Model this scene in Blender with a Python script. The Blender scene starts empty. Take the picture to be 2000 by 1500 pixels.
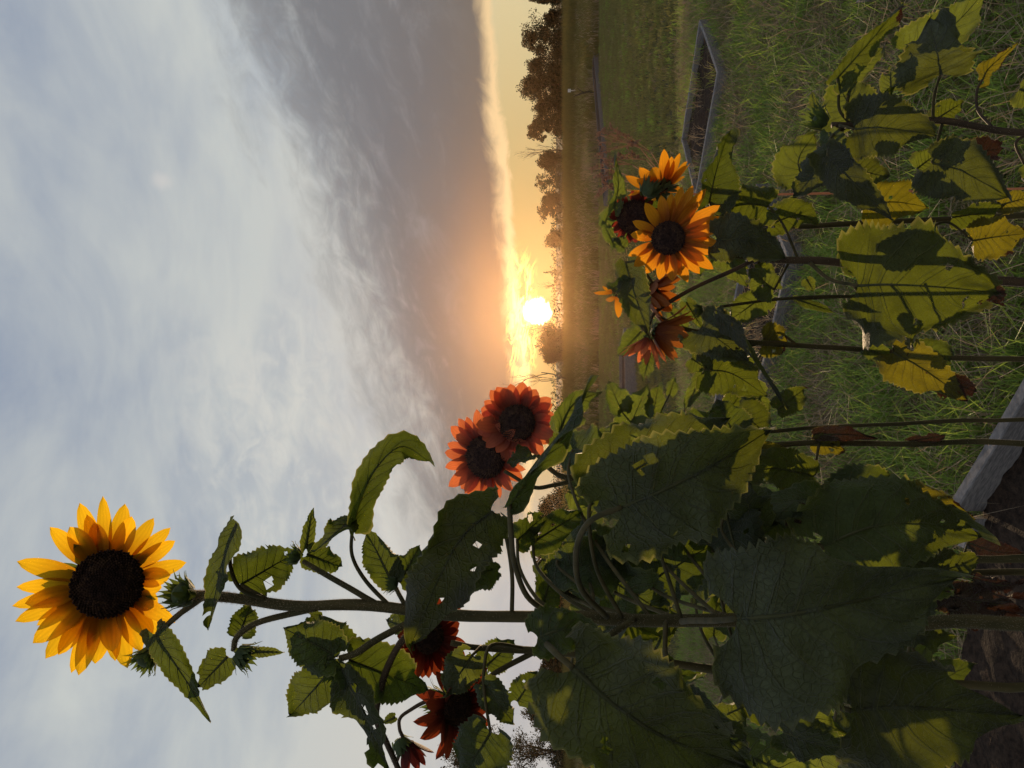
import bpy, math, random
import numpy as np
from mathutils import Vector, Matrix, noise
R = math.radians
random.seed(7)
sc = bpy.context.scene
COL = sc.collection

# ------------------------------------------------------------------ camera
FPX = 1444.0
CAM = Vector((0, 0, 1.6))
PITCH = R(3.37)
FWD = Vector((0, math.cos(PITCH), math.sin(PITCH)))
UPV = Vector((0, -math.sin(PITCH), math.cos(PITCH)))
XW = Vector((1, 0, 0))
cd = bpy.data.cameras.new('camera')
cam = bpy.data.objects.new('camera', cd)
COL.objects.link(cam)
M = Matrix((-UPV, XW, -FWD)).transposed()          # the phone was held on its side
cam.matrix_world = Matrix.Translation(CAM) @ M.to_4x4()
cd.sensor_width = 36.0
cd.lens = 36.0 * FPX / 2000.0
cd.clip_start = 0.02
cd.clip_end = 3000
sc.camera = cam

# ------------------------------------------------------------------ sun + sky
SUN_EL, SUN_AZ = R(1.47), R(5.6)
SUND = Vector((math.sin(SUN_AZ) * math.cos(SUN_EL), math.cos(SUN_AZ) * math.cos(SUN_EL), math.sin(SUN_EL)))
sl = bpy.data.lights.new('sun', 'SUN')
sun = bpy.data.objects.new('sun', sl)
COL.objects.link(sun)
sl.energy = 5.0
sl.angle = R(0.75)
sl.color = (1.0, 0.70, 0.40)
sun.rotation_euler = SUND.to_track_quat('Z', 'Y').to_euler()

sc.view_settings.view_transform = 'Standard'
sc.view_settings.look = 'None'
sc.view_settings.gamma = 1.0
sc.view_settings.exposure = 0.0
sc.view_settings.use_curve_mapping = False
sc.cycles.use_denoising = True
sc.cycles.max_bounces = 8
sc.cycles.diffuse_bounces = 4
sc.cycles.transmission_bounces = 4
sc.cycles.volume_bounces = 0
sc.cycles.caustics_reflective = False
sc.cycles.caustics_refractive = False

world = bpy.data.worlds.new('World')
sc.world = world
world.use_nodes = True
WT = world.node_tree


class E:
    """tiny expression wrapper over math nodes"""
    def __init__(s, t, sock): s.t, s.s = t, sock
    def _m(s, op, *a, clamp=False):
        n = s.t.nodes.new('ShaderNodeMath'); n.operation = op; n.use_clamp = clamp
        for i, v in enumerate((s,) + a):
            if isinstance(v, E): s.t.links.new(v.s, n.inputs[i])
            else: n.inputs[i].default_value = v
        return E(s.t, n.outputs[0])
    def __add__(s, o): return s._m('ADD', o)
    def __radd__(s, o): return s._m('ADD', o)
    def __sub__(s, o): return s._m('SUBTRACT', o)
    def __rsub__(s, o): return s._m('MULTIPLY', -1.0)._m('ADD', o)
    def __mul__(s, o): return s._m('MULTIPLY', o)
    def __rmul__(s, o): return s._m('MULTIPLY', o)
    def __truediv__(s, o): return s._m('DIVIDE', o)
    def fn(s, op, *a): return s._m(op, *a)
    def clamp(s, lo=0.0, hi=1.0): return s._m('MAXIMUM', lo)._m('MINIMUM', hi)
    def ss(s, a, b):
        n = s.t.nodes.new('ShaderNodeMapRange'); n.interpolation_type = 'SMOOTHSTEP'
        s.t.links.new(s.s, n.inputs[0])
        if a < b: vals = (a, b, 0.0, 1.0)
        else: vals = (b, a, 1.0, 0.0)
        for i, v in enumerate(vals): n.inputs[i + 1].default_value = v
        return E(s.t, n.outputs[0])


def mixc(t, f, a, b, mode='MIX'):
    n = t.nodes.new('ShaderNodeMix'); n.data_type = 'RGBA'; n.blend_type = mode
    n.clamp_factor = True
    for sock, v in ((n.inputs[0], f), (n.inputs[6], a), (n.inputs[7], b)):
        if isinstance(v, E): t.links.new(v.s, sock)
        elif hasattr(v, 'is_linked'): t.links.new(v, sock)
        elif isinstance(v, (int, float)): sock.default_value = v
        else: sock.default_value = (*v, 1.0)[:4]
    return n.outputs[2]


def noise_tex(t, vec, scale, detail=4.0, rough=0.5, dist=0.0):
    n = t.nodes.new('ShaderNodeTexNoise')
    n.inputs['Scale'].default_value = scale
    n.inputs['Detail'].default_value = detail
    n.inputs['Roughness'].default_value = rough
    n.inputs['Distortion'].default_value = dist
    if vec is not None: t.links.new(vec, n.inputs['Vector'])
    return E(t, n.outputs['Fac'])


def build_world():
    t = WT
    for n in list(t.nodes): t.nodes.remove(n)
    tc = t.nodes.new('ShaderNodeTexCoord')
    sep = t.nodes.new('ShaderNodeSeparateXYZ')
    t.links.new(tc.outputs['Generated'], sep.inputs[0])
    x, y, z = (E(t, sep.outputs[i]) for i in range(3))
    deg = 180 / math.pi
    el = z.clamp(-1, 1).fn('ARCSINE') * deg
    az = x.fn('ARCTAN2', y) * deg
    dot = x * SUND.x + y * SUND.y + z * SUND.z
    th = dot.clamp(-1, 1).fn('ARCCOSINE') * deg
    # cloud coordinates on an overhead layer, so streaks converge to the horizon
    def comb(a, b, c):
        n = t.nodes.new('ShaderNodeCombineXYZ')
        for i, v in enumerate((a, b, c)):
            if isinstance(v, E): t.links.new(v.s, n.inputs[i])
            else: n.inputs[i].default_value = v
        return n.outputs[0]
    v1 = comb(az * 0.05 + el * 0.035, el * 0.14 - az * 0.02, y * 0.6)
    v2 = comb(az * 0.11 + el * 0.05, el * 0.42, y * 0.6)
    v3 = comb(az * 0.09, el * 0.30 - az * 0.10, y * 0.6 + 3.0)
    n1 = noise_tex(t, v1, 1.0, 7, 0.55, 0.4)
    n2 = noise_tex(t, v2, 1.0, 8, 0.58, 0.6)
    n3 = noise_tex(t, v3, 1.1, 9, 0.60, 0.5)
    n5 = noise_tex(t, comb(az * 0.30 + el * 0.1, el * 0.55 - az * 0.14, 1.7), 1.0, 8, 0.62, 0.9)
    # high thin cloud over blue
    elp = el.clamp(0, 90)
    veil = ((n1 - 0.5) * 2.0 + (n2 - 0.5) * 0.45 + (0.92 - (elp - 15.0).fn('ABSOLUTE') * 0.024)).clamp(0, 1)
    sky = t.nodes.new('ShaderNodeTexSky'); sky.sky_type = 'NISHITA'; sky.sun_disc = False
    sky.sun_elevation = SUN_EL; sky.sun_rotation = SUN_AZ
    sky.altitude = 200; sky.air_density = 1.0; sky.dust_density = 1.0; sky.ozone_density = 2.0
    vs = t.nodes.new('ShaderNodeVectorMath'); vs.operation = 'SCALE'
    t.links.new(sky.outputs[0], vs.inputs[0]); vs.inputs[3].default_value = 0.12
    blue = mixc(t, 0.80, vs.outputs[0], (0.345, 0.405, 0.515))
    white = mixc(t, elp.ss(4, 24), (0.66, 0.62, 0.55), (0.575, 0.60, 0.575))
    c = mixc(t, veil * 0.92, blue, white)
    # low clear gap, pale gold
    gold = mixc(t, th.ss(30, 4), (0.74, 0.64, 0.38), (0.56, 0.40, 0.16))
    c = mixc(t, elp.ss(9, 3.5) * az.ss(-16, -4) * az.ss(75, 40), c, gold)
    core = el.ss(6, 13) * el.ss(31, 22) * (az + 4.0 + (n1 - 0.5) * 20.0).fn('ABSOLUTE').ss(17.0, 3.0) * (n1 * 0.5 + n5 * 0.5).ss(0.40, 0.60)
    c = mixc(t, core * 0.75, c, (0.66, 0.655, 0.61))
    # the grey cloud bank
    azc = az.clamp(-14, 34)
    up = azc * 0.29 + 14.0
    d_up = up - el + (n3 - 0.5) * 12.0 + (n5 - 0.5) * 8.0
    lo = azc * 0.075 + 2.45
    d_lo = el - lo + (n2 - 0.5) * 1.2 + (n5 - 0.5) * 1.6
    m_up = d_up.ss(-3.2, 5.8)
    m_lo = d_lo.ss(-0.35, 0.75)
    m_az = (az + (n3 - 0.5) * 10.0).ss(-15, -8) * az.ss(75, 45)
    bank = m_up * m_lo * m_az
    warm = th.ss(11, 1)
    bcol = mixc(t, el.ss(16, 5), (0.168, 0.172, 0.188), (0.140, 0.126, 0.120))
    bcol = mixc(t, (n5 * 0.45 + n3 * 0.55).ss(0.46, 0.68) * el.ss(5, 11) * 0.42, bcol, (0.33, 0.33, 0.335))
    bcol = mixc(t, warm * 0.12, bcol, (0.33, 0.20, 0.10))
    c = mixc(t, bank * 0.93, c, bcol)
    # lit underside of the bank
    rim = m_up * m_az * d_lo.ss(-0.5, 0.1) * d_lo.ss(1.5, 0.1)
    c = mixc(t, rim * (th.ss(40, 6) * 0.35 + 0.60), c, (0.95, 0.68, 0.36))
    n4 = noise_tex(t, comb(az * 0.62, el * 1.9 + az * 0.22, 0.3), 1.0, 7, 0.62, 1.4)
    fire = n4.ss(0.44, 0.60) * el.ss(4.0, 3.0) * el.ss(1.2, 2.2) * (az - 5.2).fn('ABSOLUTE').ss(6.0, 0.5)
    c = mixc(t, fire, c, (4.5, 2.6, 0.6))
    # one small lit puff high up
    px = az - 15.8; py = el - 27.8
    puff = ((px * px + py * py).fn('SQRT') + (n2 - 0.5) * 2.4).ss(0.9, 0.0)
    c = mixc(t, puff * 0.45, c, (0.70, 0.66, 0.62))
    # sun glare
    g1 = (th * -0.62).fn('EXPONENT'); g2 = (th * -0.155).fn('EXPONENT')
    disc = (th + (n4 - 0.5) * 1.5).ss(1.15, 0.45)
    def addc(c, f, col):
        return mixc(t, 1.0, c, mixc(t, f, (0, 0, 0), col), 'ADD')
    c = addc(c, g2, (0.02, 0.008, 0.001))
    c = addc(c, g1, (0.18, 0.08, 0.012))
    c = addc(c, disc, (9.0, 8.0, 5.5))
    # below the horizon: dull earth
    c = mixc(t, el.ss(-0.2, -2.5), c, (0.07, 0.065, 0.045))
    # the sky away from the sunset is dimmer
    c = mixc(t, th.ss(80, 170) * 0.12, c, (0.0, 0.0, 0.0))
    bg = t.nodes.new('ShaderNodeBackground'); bg.inputs[1].default_value = 1.0
    t.links.new(c, bg.inputs[0])
    out = t.nodes.new('ShaderNodeOutputWorld')
    t.links.new(bg.outputs[0], out.inputs[0])
build_world()
world.cycles.sampling_method = 'MANUAL'
world.cycles.sample_map_resolution = 1024


# ------------------------------------------------------------------ helpers
def P(x, y, d):
    """point seen at photograph pixel (x, y), d metres in front of the camera"""
    return CAM + FWD * d - UPV * ((x - 1000.0) / FPX * d) + XW * (-(y - 750.0) / FPX * d)


def G(x, y, z=0.0):
    """where the line of sight through (x, y) meets the level z"""
    r = P(x, y, 1.0) - CAM
    return CAM + r * ((z - CAM.z) / r.z)


class MB:
    def __init__(s): s.v, s.f, s.m, s.uv = [], [], [], []
    def add(s, v, f, mi=0, uv=None):
        o = len(s.v); s.v.extend(v)
        s.f.extend([tuple(i + o for i in q) for q in f]); s.m.extend([mi] * len(f))
        s.uv.extend(uv if uv is not None else [(0.5, 0.5)] * len(v))
    def tube(s, pts, rad, n=6, mi=0, cap=True):
        pts = [Vector(p) for p in pts]
        if not isinstance(rad, (list, tuple)): rad = [rad] * len(pts)
        vs, fs = [], []
        ref = None
        for i, p in enumerate(pts):
            a = pts[max(i - 1, 0)]; b = pts[min(i + 1, len(pts) - 1)]
            t = (b - a).normalized()
            if ref is None:
                ref = t.orthogonal().normalized()
            ref = (ref - t * ref.dot(t)).normalized()
            w = t.cross(ref)
            for k in range(n):
                an = 2 * math.pi * k / n
                vs.append(p + (ref * math.cos(an) + w * math.sin(an)) * rad[i])
        for i in range(len(pts) - 1):
            for k in range(n):
                k2 = (k + 1) % n
                fs.append((i * n + k, i * n + k2, (i + 1) * n + k2, (i + 1) * n + k))
        if cap:
            fs.append(tuple(range(n - 1, -1, -1)))
            fs.append(tuple((len(pts) - 1) * n + k for k in range(n)))
        s.add(vs, fs, mi)
    def build(s, name, mats, parent=None, smooth=True, org=None):
        o0 = org if org is not None else (ORG.get(parent.name, Vector()) if parent else Vector())
        me = bpy.data.meshes.new(name)
        me.from_pydata([tuple(Vector(v) - o0) for v in s.v], [], s.f)
        if not isinstance(mats, (list, tuple)): mats = [mats]
        for m in mats: me.materials.append(m)
        me.polygons.foreach_set('material_index', s.m)
        me.polygons.foreach_set('use_smooth', [smooth] * len(s.f))
        ul = me.uv_layers.new(name='UVMap')
        li = np.zeros(len(me.loops), dtype=np.int32); me.loops.foreach_get('vertex_index', li)
        ul.data.foreach_set('uv', np.array(s.uv, dtype=np.float32)[li].ravel())
        me.update()
        o = bpy.data.objects.new(name, me); COL.objects.link(o)
        if parent:
            o.parent = parent; ORG[o.name] = o0
        else:
            o.location = o0; ORG[o.name] = o0
        return o


ORG = {}


def thing(name, loc, label, cat, group=None):
    o = bpy.data.objects.new(name, None); COL.objects.link(o)
    o.empty_display_size = 0.1
    o.location = loc; o['label'] = label; o['category'] = cat
    if cat == 'sunflower': group = 'sunflowers growing in the board bed'
    if group: o['group'] = group
    ORG[o.name] = Vector(loc)
    return o


def tag(o, label, cat, group=None):
    o['label'] = label; o['category'] = cat
    if group: o['group'] = group
    return o


def spline(pts, n):
    """Catmull-Rom through pts"""
    pts = [Vector(p) for p in pts]
    if len(pts) == 2: return [pts[0].lerp(pts[1], i / n) for i in range(n + 1)]
    ext = [pts[0] * 2 - pts[1]] + pts + [pts[-1] * 2 - pts[-2]]
    out = []
    seg = len(pts) - 1
    for i in range(n + 1):
        u = i / n * seg; k = min(int(u), seg - 1); u -= k
        a, b, c, d = ext[k:k + 4]
        out.append(0.5 * ((2 * b) + (c - a) * u + (2 * a - 5 * b + 4 * c - d) * u * u + (3 * b - a - 3 * c + d) * u ** 3))
    return out


# ------------------------------------------------------------------ materials
def new_mat(name):
    m = bpy.data.materials.new(name); m.use_nodes = True
    t = m.node_tree
    for n in list(t.nodes): t.nodes.remove(n)
    return m, t


def principled(t, col, rough, spec=0.3, bump=None, bstr=0.3, bdist=0.002, sheen=0.0):
    b = t.nodes.new('ShaderNodeBsdfPrincipled')
    if hasattr(col, 'is_linked'): t.links.new(col, b.inputs['Base Color'])
    else: b.inputs['Base Color'].default_value = (*col, 1)
    b.inputs['Roughness'].default_value = rough
    b.inputs['Specular IOR Level'].default_value = spec
    b.inputs['Sheen Weight'].default_value = sheen
    b.inputs['Sheen Roughness'].default_value = 0.35
    if bump is not None:
        bn = t.nodes.new('ShaderNodeBump'); bn.inputs['Strength'].default_value = bstr
        bn.inputs['Distance'].default_value = bdist
        t.links.new(bump.s, bn.inputs['Height']); t.links.new(bn.outputs[0], b.inputs['Normal'])
    return b


def out(t, sh):
    o = t.nodes.new('ShaderNodeOutputMaterial'); t.links.new(sh, o.inputs[0])


def mixs(t, f, a, b):
    n = t.nodes.new('ShaderNodeMixShader')
    if isinstance(f, E): t.links.new(f.s, n.inputs[0])
    else: n.inputs[0].default_value = f
    t.links.new(a, n.inputs[1]); t.links.new(b, n.inputs[2])
    return n.outputs[0]


def translucent(t, col):
    n = t.nodes.new('ShaderNodeBsdfTranslucent')
    if hasattr(col, 'is_linked'): t.links.new(col, n.inputs[0])
    else: n.inputs[0].default_value = (*col, 1)
    return n.outputs[0]


def leaf_mat(name, base, trans, vein, dead=0.0, tmix=0.42):
    m, t = new_mat(name)
    tc = t.nodes.new('ShaderNodeTexCoord')
    sep = t.nodes.new('ShaderNodeSeparateXYZ'); t.links.new(tc.outputs['UV'], sep.inputs[0])
    u = E(t, sep.outputs[0]); v = E(t, sep.outputs[1])
    tt = (u * 2.0 - 1.0).fn('ABSOLUTE')
    oi = t.nodes.new('ShaderNodeObjectInfo'); rnd = E(t, oi.outputs['Random'])
    obj = tc.outputs['Object']
    nz = noise_tex(t, obj, 28.0, 5, 0.6)
    nf = noise_tex(t, obj, 260.0, 3, 0.6)
    wob = (nz - 0.5) * 0.06
    q = (v - tt * 0.30 + wob) * 7.5
    lat = (q.fn('FRACT') - 0.5).fn('ABSOLUTE').ss(0.075, 0.015) * tt.ss(1.0, 0.55) * v.ss(1.0, 0.8)
    q2 = ((v + tt * 0.55 + wob * 2.0) * 26.0)
    lat2 = (q2.fn('FRACT') - 0.5).fn('ABSOLUTE').ss(0.10, 0.02) * 0.35
    mid = tt.ss(0.035, 0.012)
    vm = lat.fn('MAXIMUM', mid).fn('MAXIMUM', lat2 * 0.5)
    vo = t.nodes.new('ShaderNodeTexVoronoi'); vo.feature = 'DISTANCE_TO_EDGE'; vo.inputs['Scale'].default_value = 150.0
    t.links.new(obj, vo.inputs['Vector']); net = E(t, vo.outputs['Distance']).ss(0.13, 0.02)
    n0 = noise_tex(t, obj, 11.0, 4, 0.6)
    c0 = mixc(t, (nz * 0.6 + n0 * 0.4).ss(0.32, 0.68), tuple(k * 0.68 for k in base), tuple(k * 1.3 for k in base))
    hs = t.nodes.new('ShaderNodeHueSaturation')
    t.links.new((rnd * 0.05 + 0.475).s, hs.inputs['Hue']); t.links.new((rnd * 0.5 + 0.75).s, hs.inputs['Value'])
    t.links.new(c0, hs.inputs['Color'])
    c = mixc(t, vm.fn('MAXIMUM', net * 0.30) * 0.6, hs.outputs[0], vein)
    tcx = mixc(t, (nz * 0.6 + n0 * 0.4).ss(0.3, 0.7), tuple(k * 0.66 for k in trans), tuple(k * 1.1 for k in trans))
    tcx = mixc(t, vm.fn('MAXIMUM', net * 0.35) * 0.55, tcx, tuple(k * 0.4 for k in trans))
    tcx = mixc(t, tt.ss(0.93, 1.0) * 0.55, tcx, (0.42, 0.40, 0.12))
    if dead > 0:
        n1 = noise_tex(t, obj, 16.0, 6, 0.65)
        n2 = noise_tex(t, obj, 120.0, 3, 0.6)
        edge = (v * 0.55 + tt * 0.35) + (n1 - 0.5) * 1.5
        dm = edge.ss(1.06 - 0.55 * dead, 1.10 - 0.55 * dead).fn('MAXIMUM', n2.ss(0.705, 0.72) * n1.ss(0.35, 0.6))
        br = mixc(t, n2, (0.028, 0.015, 0.010), (0.085, 0.042, 0.024))
        c = mixc(t, dm, c, br)
        tcx = mixc(t, dm, tcx, (0.045, 0.016, 0.008))
    bh = nz * 0.5 + nf * 0.2 + vm * 0.9 + net * 0.5
    b = principled(t, c, 0.62, 0.22, bh, 0.9, 0.0028, 0.18)
    out(t, mixs(t, tmix, b.outputs[0], translucent(t, tcx)))
    return m


def petal_mat(name, tip, basec, trans_tip, trans_base, tmix=0.5):
    m, t = new_mat(name)
    tc = t.nodes.new('ShaderNodeTexCoord')
    sep = t.nodes.new('ShaderNodeSeparateXYZ'); t.links.new(tc.outputs['UV'], sep.inputs[0])
    u = E(t, sep.outputs[0]); v = E(t, sep.outputs[1])
    oi = t.nodes.new('ShaderNodeObjectInfo'); rnd = E(t, oi.outputs['Random'])
    nz = noise_tex(t, tc.outputs['Object'], 60, 4, 0.6)
    groove = ((u * 26.0) + (nz - 0.5) * 3.0).fn('SINE') * 0.5 + 0.5
    f = (v + (nz - 0.5) * 0.35 + (rnd - 0.5) * 0.3).ss(0.05, 0.75)
    c = mixc(t, f, basec, tip)
    c = mixc(t, groove * 0.18, c, tuple(k * 0.55 for k in tip))
    tr = mixc(t, f, trans_base, trans_tip)
    tr = mixc(t, groove * 0.22, tr, tuple(k * 0.5 for k in trans_tip))
    b = principled(t, c, 0.55, 0.25, groove + nz, 0.3, 0.0006, 0.1)
    out(t, mixs(t, tmix, b.outputs[0], translucent(t, tr)))
    return m


def plain_mat(name, a, bcol, scale, rough=0.8, spec=0.2, bstr=0.4, bdist=0.003, sheen=0.0, trans=None, tmix=0.3, detail=5, rnd=0.0, stretch=None):
    m, t = new_mat(name)
    tc = t.nodes.new('ShaderNodeTexCoord')
    vec = tc.outputs['Object']
    if stretch:
        mp = t.nodes.new('ShaderNodeMapping'); mp.inputs['Scale'].default_value = stretch
        mp.inputs['Rotation'].default_value = (0, 0, 0)
        t.links.new(vec, mp.inputs[0]); vec = mp.outputs[0]
    nz = noise_tex(t, vec, scale, detail, 0.62)
    c = mixc(t, nz.ss(0.3, 0.7), a, bcol)
    if rnd:
        oi = t.nodes.new('ShaderNodeObjectInfo'); r = E(t, oi.outputs['Random'])
        hs = t.nodes.new('ShaderNodeHueSaturation'); t.links.new((r * rnd + (1 - rnd / 2)).s, hs.inputs['Value'])
        t.links.new(c, hs.inputs['Color']); c = hs.outputs[0]
    b = principled(t, c, rough, spec, nz, bstr, bdist, sheen)
    sh = b.outputs[0]
    if trans: sh = mixs(t, tmix, sh, translucent(t, trans))
    out(t, sh)
    return m


LEAF = leaf_mat('leaf_green', (0.058, 0.078, 0.044), (0.115, 0.155, 0.011), (0.12, 0.13, 0.08))
LEAFD = leaf_mat('leaf_shaded', (0.078, 0.088, 0.056), (0.12, 0.142, 0.010), (0.12, 0.13, 0.09))  # copy for shaded leaves, their shade put into base and backlight colour
LEAFP = leaf_mat('leaf_pale', (0.065, 0.088, 0.046), (0.19, 0.24, 0.024), (0.17, 0.20, 0.10))
SICK = leaf_mat('leaf_yellowing', (0.10, 0.095, 0.022), (0.27, 0.24, 0.012), (0.16, 0.15, 0.06), dead=0.55)
SPOT = leaf_mat('leaf_spotted', (0.060, 0.076, 0.032), (0.145, 0.180, 0.012), (0.14, 0.15, 0.06), dead=0.22)
DEAD = leaf_mat('leaf_dead', (0.050, 0.028, 0.018), (0.06, 0.026, 0.012), (0.10, 0.06, 0.03), dead=0.9, tmix=0.25)
VEIN = plain_mat('leaf_vein', (0.085, 0.095, 0.045), (0.13, 0.13, 0.065), 60, 0.7, 0.2, 0.2, 0.001, 0.2, trans=(0.22, 0.22, 0.04), tmix=0.4)
STEM = plain_mat('stem_green', (0.046, 0.044, 0.020), (0.10, 0.080, 0.036), 60, 0.75, 0.15, 0.7, 0.001, 0.08, stretch=(1, 1, 0.15))
STEMP = plain_mat('stem_purple', (0.055, 0.040, 0.030), (0.11, 0.075, 0.045), 60, 0.7, 0.15, 0.7, 0.001, 0.08, stretch=(1, 1, 0.15))
HAIR = plain_mat('stem_hair', (0.40, 0.36, 0.28), (0.5, 0.45, 0.35), 20, 0.6, 0.2, 0.0, trans=(0.65, 0.5, 0.32), tmix=0.6)
YEL = petal_mat('petal_yellow', (0.70, 0.38, 0.012), (0.50, 0.20, 0.006), (1.0, 0.60, 0.014), (0.62, 0.27, 0.006), 0.58)
ORA = petal_mat('petal_orange', (0.50, 0.20, 0.010), (0.30, 0.075, 0.008), (0.84, 0.34, 0.014), (0.42, 0.11, 0.008))
RUST = petal_mat('petal_rust', (0.33, 0.10, 0.012), (0.16, 0.035, 0.008), (0.50, 0.15, 0.015), (0.22, 0.045, 0.008), 0.4)
RED = petal_mat('petal_red', (0.40, 0.095, 0.045), (0.17, 0.028, 0.016), (0.90, 0.24, 0.075), (0.25, 0.03, 0.010), 0.42)
DRED = petal_mat('petal_dark_red', (0.15, 0.022, 0.010), (0.06, 0.010, 0.008), (0.32, 0.05, 0.012), (0.12, 0.014, 0.008), 0.36)
MAR = petal_mat('petal_maroon', (0.10, 0.012, 0.010), (0.045, 0.008, 0.008), (0.35, 0.045, 0.02), (0.12, 0.012, 0.01), 0.35)
DISC = plain_mat('floret_dark', (0.020, 0.012, 0.012), (0.065, 0.036, 0.030), 220, 0.85, 0.15, 0.5, 0.001)
FLORET = plain_mat('floret_tip', (0.035, 0.018, 0.015), (0.10, 0.055, 0.035), 160, 0.8, 0.15, 0.3, 0.001)
BUD = plain_mat('bract_green', (0.035, 0.055, 0.025), (0.075, 0.105, 0.045), 90, 0.7, 0.2, 0.4, 0.001, 0.2, trans=(0.25, 0.34, 0.05), tmix=0.22)
WOOD = plain_mat('weathered_wood', (0.10, 0.095, 0.098), (0.22, 0.205, 0.20), 9, 0.85, 0.15, 0.6, 0.003, rnd=0.25, stretch=(3, 3, 22), detail=9)
SOIL = plain_mat('bed_soil', (0.018, 0.012, 0.009), (0.055, 0.036, 0.025), 45, 0.95, 0.1, 1.0, 0.02, detail=8)
GROUND = plain_mat('field_ground', (0.045, 0.050, 0.022), (0.10, 0.085, 0.048), 1.3, 0.95, 0.1, 0.6, 0.05, detail=9)
GRASS = plain_mat('grass_green', (0.13, 0.225, 0.038), (0.20, 0.275, 0.06), 3.0, 0.6, 0.2, 0.0, trans=(0.40, 0.54, 0.09), tmix=0.35, rnd=0.6)
GRASSD = plain_mat('grass_dull', (0.115, 0.118, 0.042), (0.19, 0.165, 0.066), 0.6, 0.7, 0.15, 0.0, trans=(0.38, 0.36, 0.11), tmix=0.3, rnd=0.6)
STRAW = plain_mat('grass_dry', (0.20, 0.15, 0.095), (0.38, 0.29, 0.19), 4.0, 0.8, 0.15, 0.0, trans=(0.45, 0.32, 0.18), tmix=0.25, rnd=0.6)
REED = plain_mat('reed_grass', (0.080, 0.085, 0.024), (0.15, 0.12, 0.045), 0.25, 0.8, 0.1, 0.0, trans=(0.28, 0.22, 0.06), tmix=0.3, rnd=0.7)
FOL = plain_mat('tree_foliage', (0.026, 0.034, 0.018), (0.055, 0.060, 0.026), 0.7, 0.7, 0.2, 0.0, trans=(0.06, 0.05, 0.015), tmix=0.2, rnd=0.4)
BARK = plain_mat('tree_bark', (0.045, 0.035, 0.028), (0.085, 0.065, 0.05), 6, 0.9, 0.1, 0.5, 0.02)
SEED = plain_mat('seed_head', (0.26, 0.18, 0.13), (0.38, 0.27, 0.20), 80, 0.8, 0.1, 0.0, trans=(0.62, 0.38, 0.26), tmix=0.5)
PALEP = plain_mat('pale_paint', (0.6, 0.58, 0.55), (0.72, 0.70, 0.66), 5, 0.7)


# ------------------------------------------------------------------ ground
def build_ground():
    mb = MB()
    xs = [-1500, -400, -120, -50, -25] + [i * 1.0 for i in range(-15, 16)] + [25, 50, 120, 400, 1500]
    ys = [-300, -30, -8] + [i * 0.8 for i in range(-5, 40)] + [36, 42, 50, 60, 75, 95, 130, 200, 400, 900, 2200]
    vs = []
    for yy in ys:
        for xx in xs:
            r = math.hypot(xx, yy)
            zz = (noise.noise(Vector((xx * 0.5, yy * 0.5, 0))) * 0.05 if r < 40 else 0) - 0.03
            vs.append(Vector((xx, yy, zz)))
    n = len(xs)
    fs = [(j * n + i, j * n + i + 1, (j + 1) * n + i + 1, (j + 1) * n + i) for j in range(len(ys) - 1) for i in range(n - 1)]
    mb.add(vs, fs)
    o = mb.build('ground', GROUND); o['kind'] = 'structure'
build_ground()


def plank(parent, a, b, ztop, h, th, inward):
    """board standing on edge from a to b (ground points), thickness laid to the inward side"""
    a = Vector((a[0], a[1], 0)); b = Vector((b[0], b[1], 0))
    dr = (b - a).normalized(); nn = Vector(inward).normalized() * th
    mb = MB(); vs = []; fs = []
    n = 14; rr = random.Random(int(abs(a.x * 91 + b.y * 37)) + 5)
    c = 0.004
    prof = [(0, -h), (0, -c), (c / th, 0), (1 - c / th, 0), (1, -c), (1, -h)]
    for i in range(n + 1):
        p = a.lerp(b, i / n)
        sag = noise.noise(Vector((p.x * 2.3, p.y * 2.3, 4))) * 0.006
        for (k, z) in prof:
            w = noise.noise(Vector((p.x * 14, p.y * 14, k * 3 + z))) * 0.0025
            vs.append(p + nn * k + Vector((0, 0, ztop + z + sag + w)))
    m = len(prof)
    for i in range(n):
        for k in range(m):
            k2 = (k + 1) % m
            fs.append((i * m + k, i * m + k2, (i + 1) * m + k2, (i + 1) * m + k))
    fs.append(tuple(range(m))[::-1]); fs.append(tuple(n * m + k for k in range(m)))
    mb.add(vs, fs)
    return mb.build('plank', WOOD, parent, smooth=False)


def soil_patch(parent, poly, z, amp=0.02, n=26):
    """quad poly (4 ground points) -> rough soil sheet"""
    a, b, c, d = [Vector((p[0], p[1], 0)) for p in poly]
    mb = MB(); vs = []
    for j in range(n + 1):
        for i in range(n + 1):
            p = a.lerp(b, i / n).lerp(d.lerp(c, i / n), j / n)
            zz = z + noise.noise(Vector((p.x * 9, p.y * 9, 0))) * amp + noise.noise(Vector((p.x * 26, p.y * 26, 2))) * amp * 0.6
            vs.append(Vector((p.x, p.y, zz)))
    m = n + 1
    mb.add(vs, [(j * m + i, j * m + i + 1, (j + 1) * m + i + 1, (j + 1) * m + i) for j in range(n) for i in range(n)])
    return mb.build('bed_soil', SOIL, parent)


BEDS = []


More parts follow.
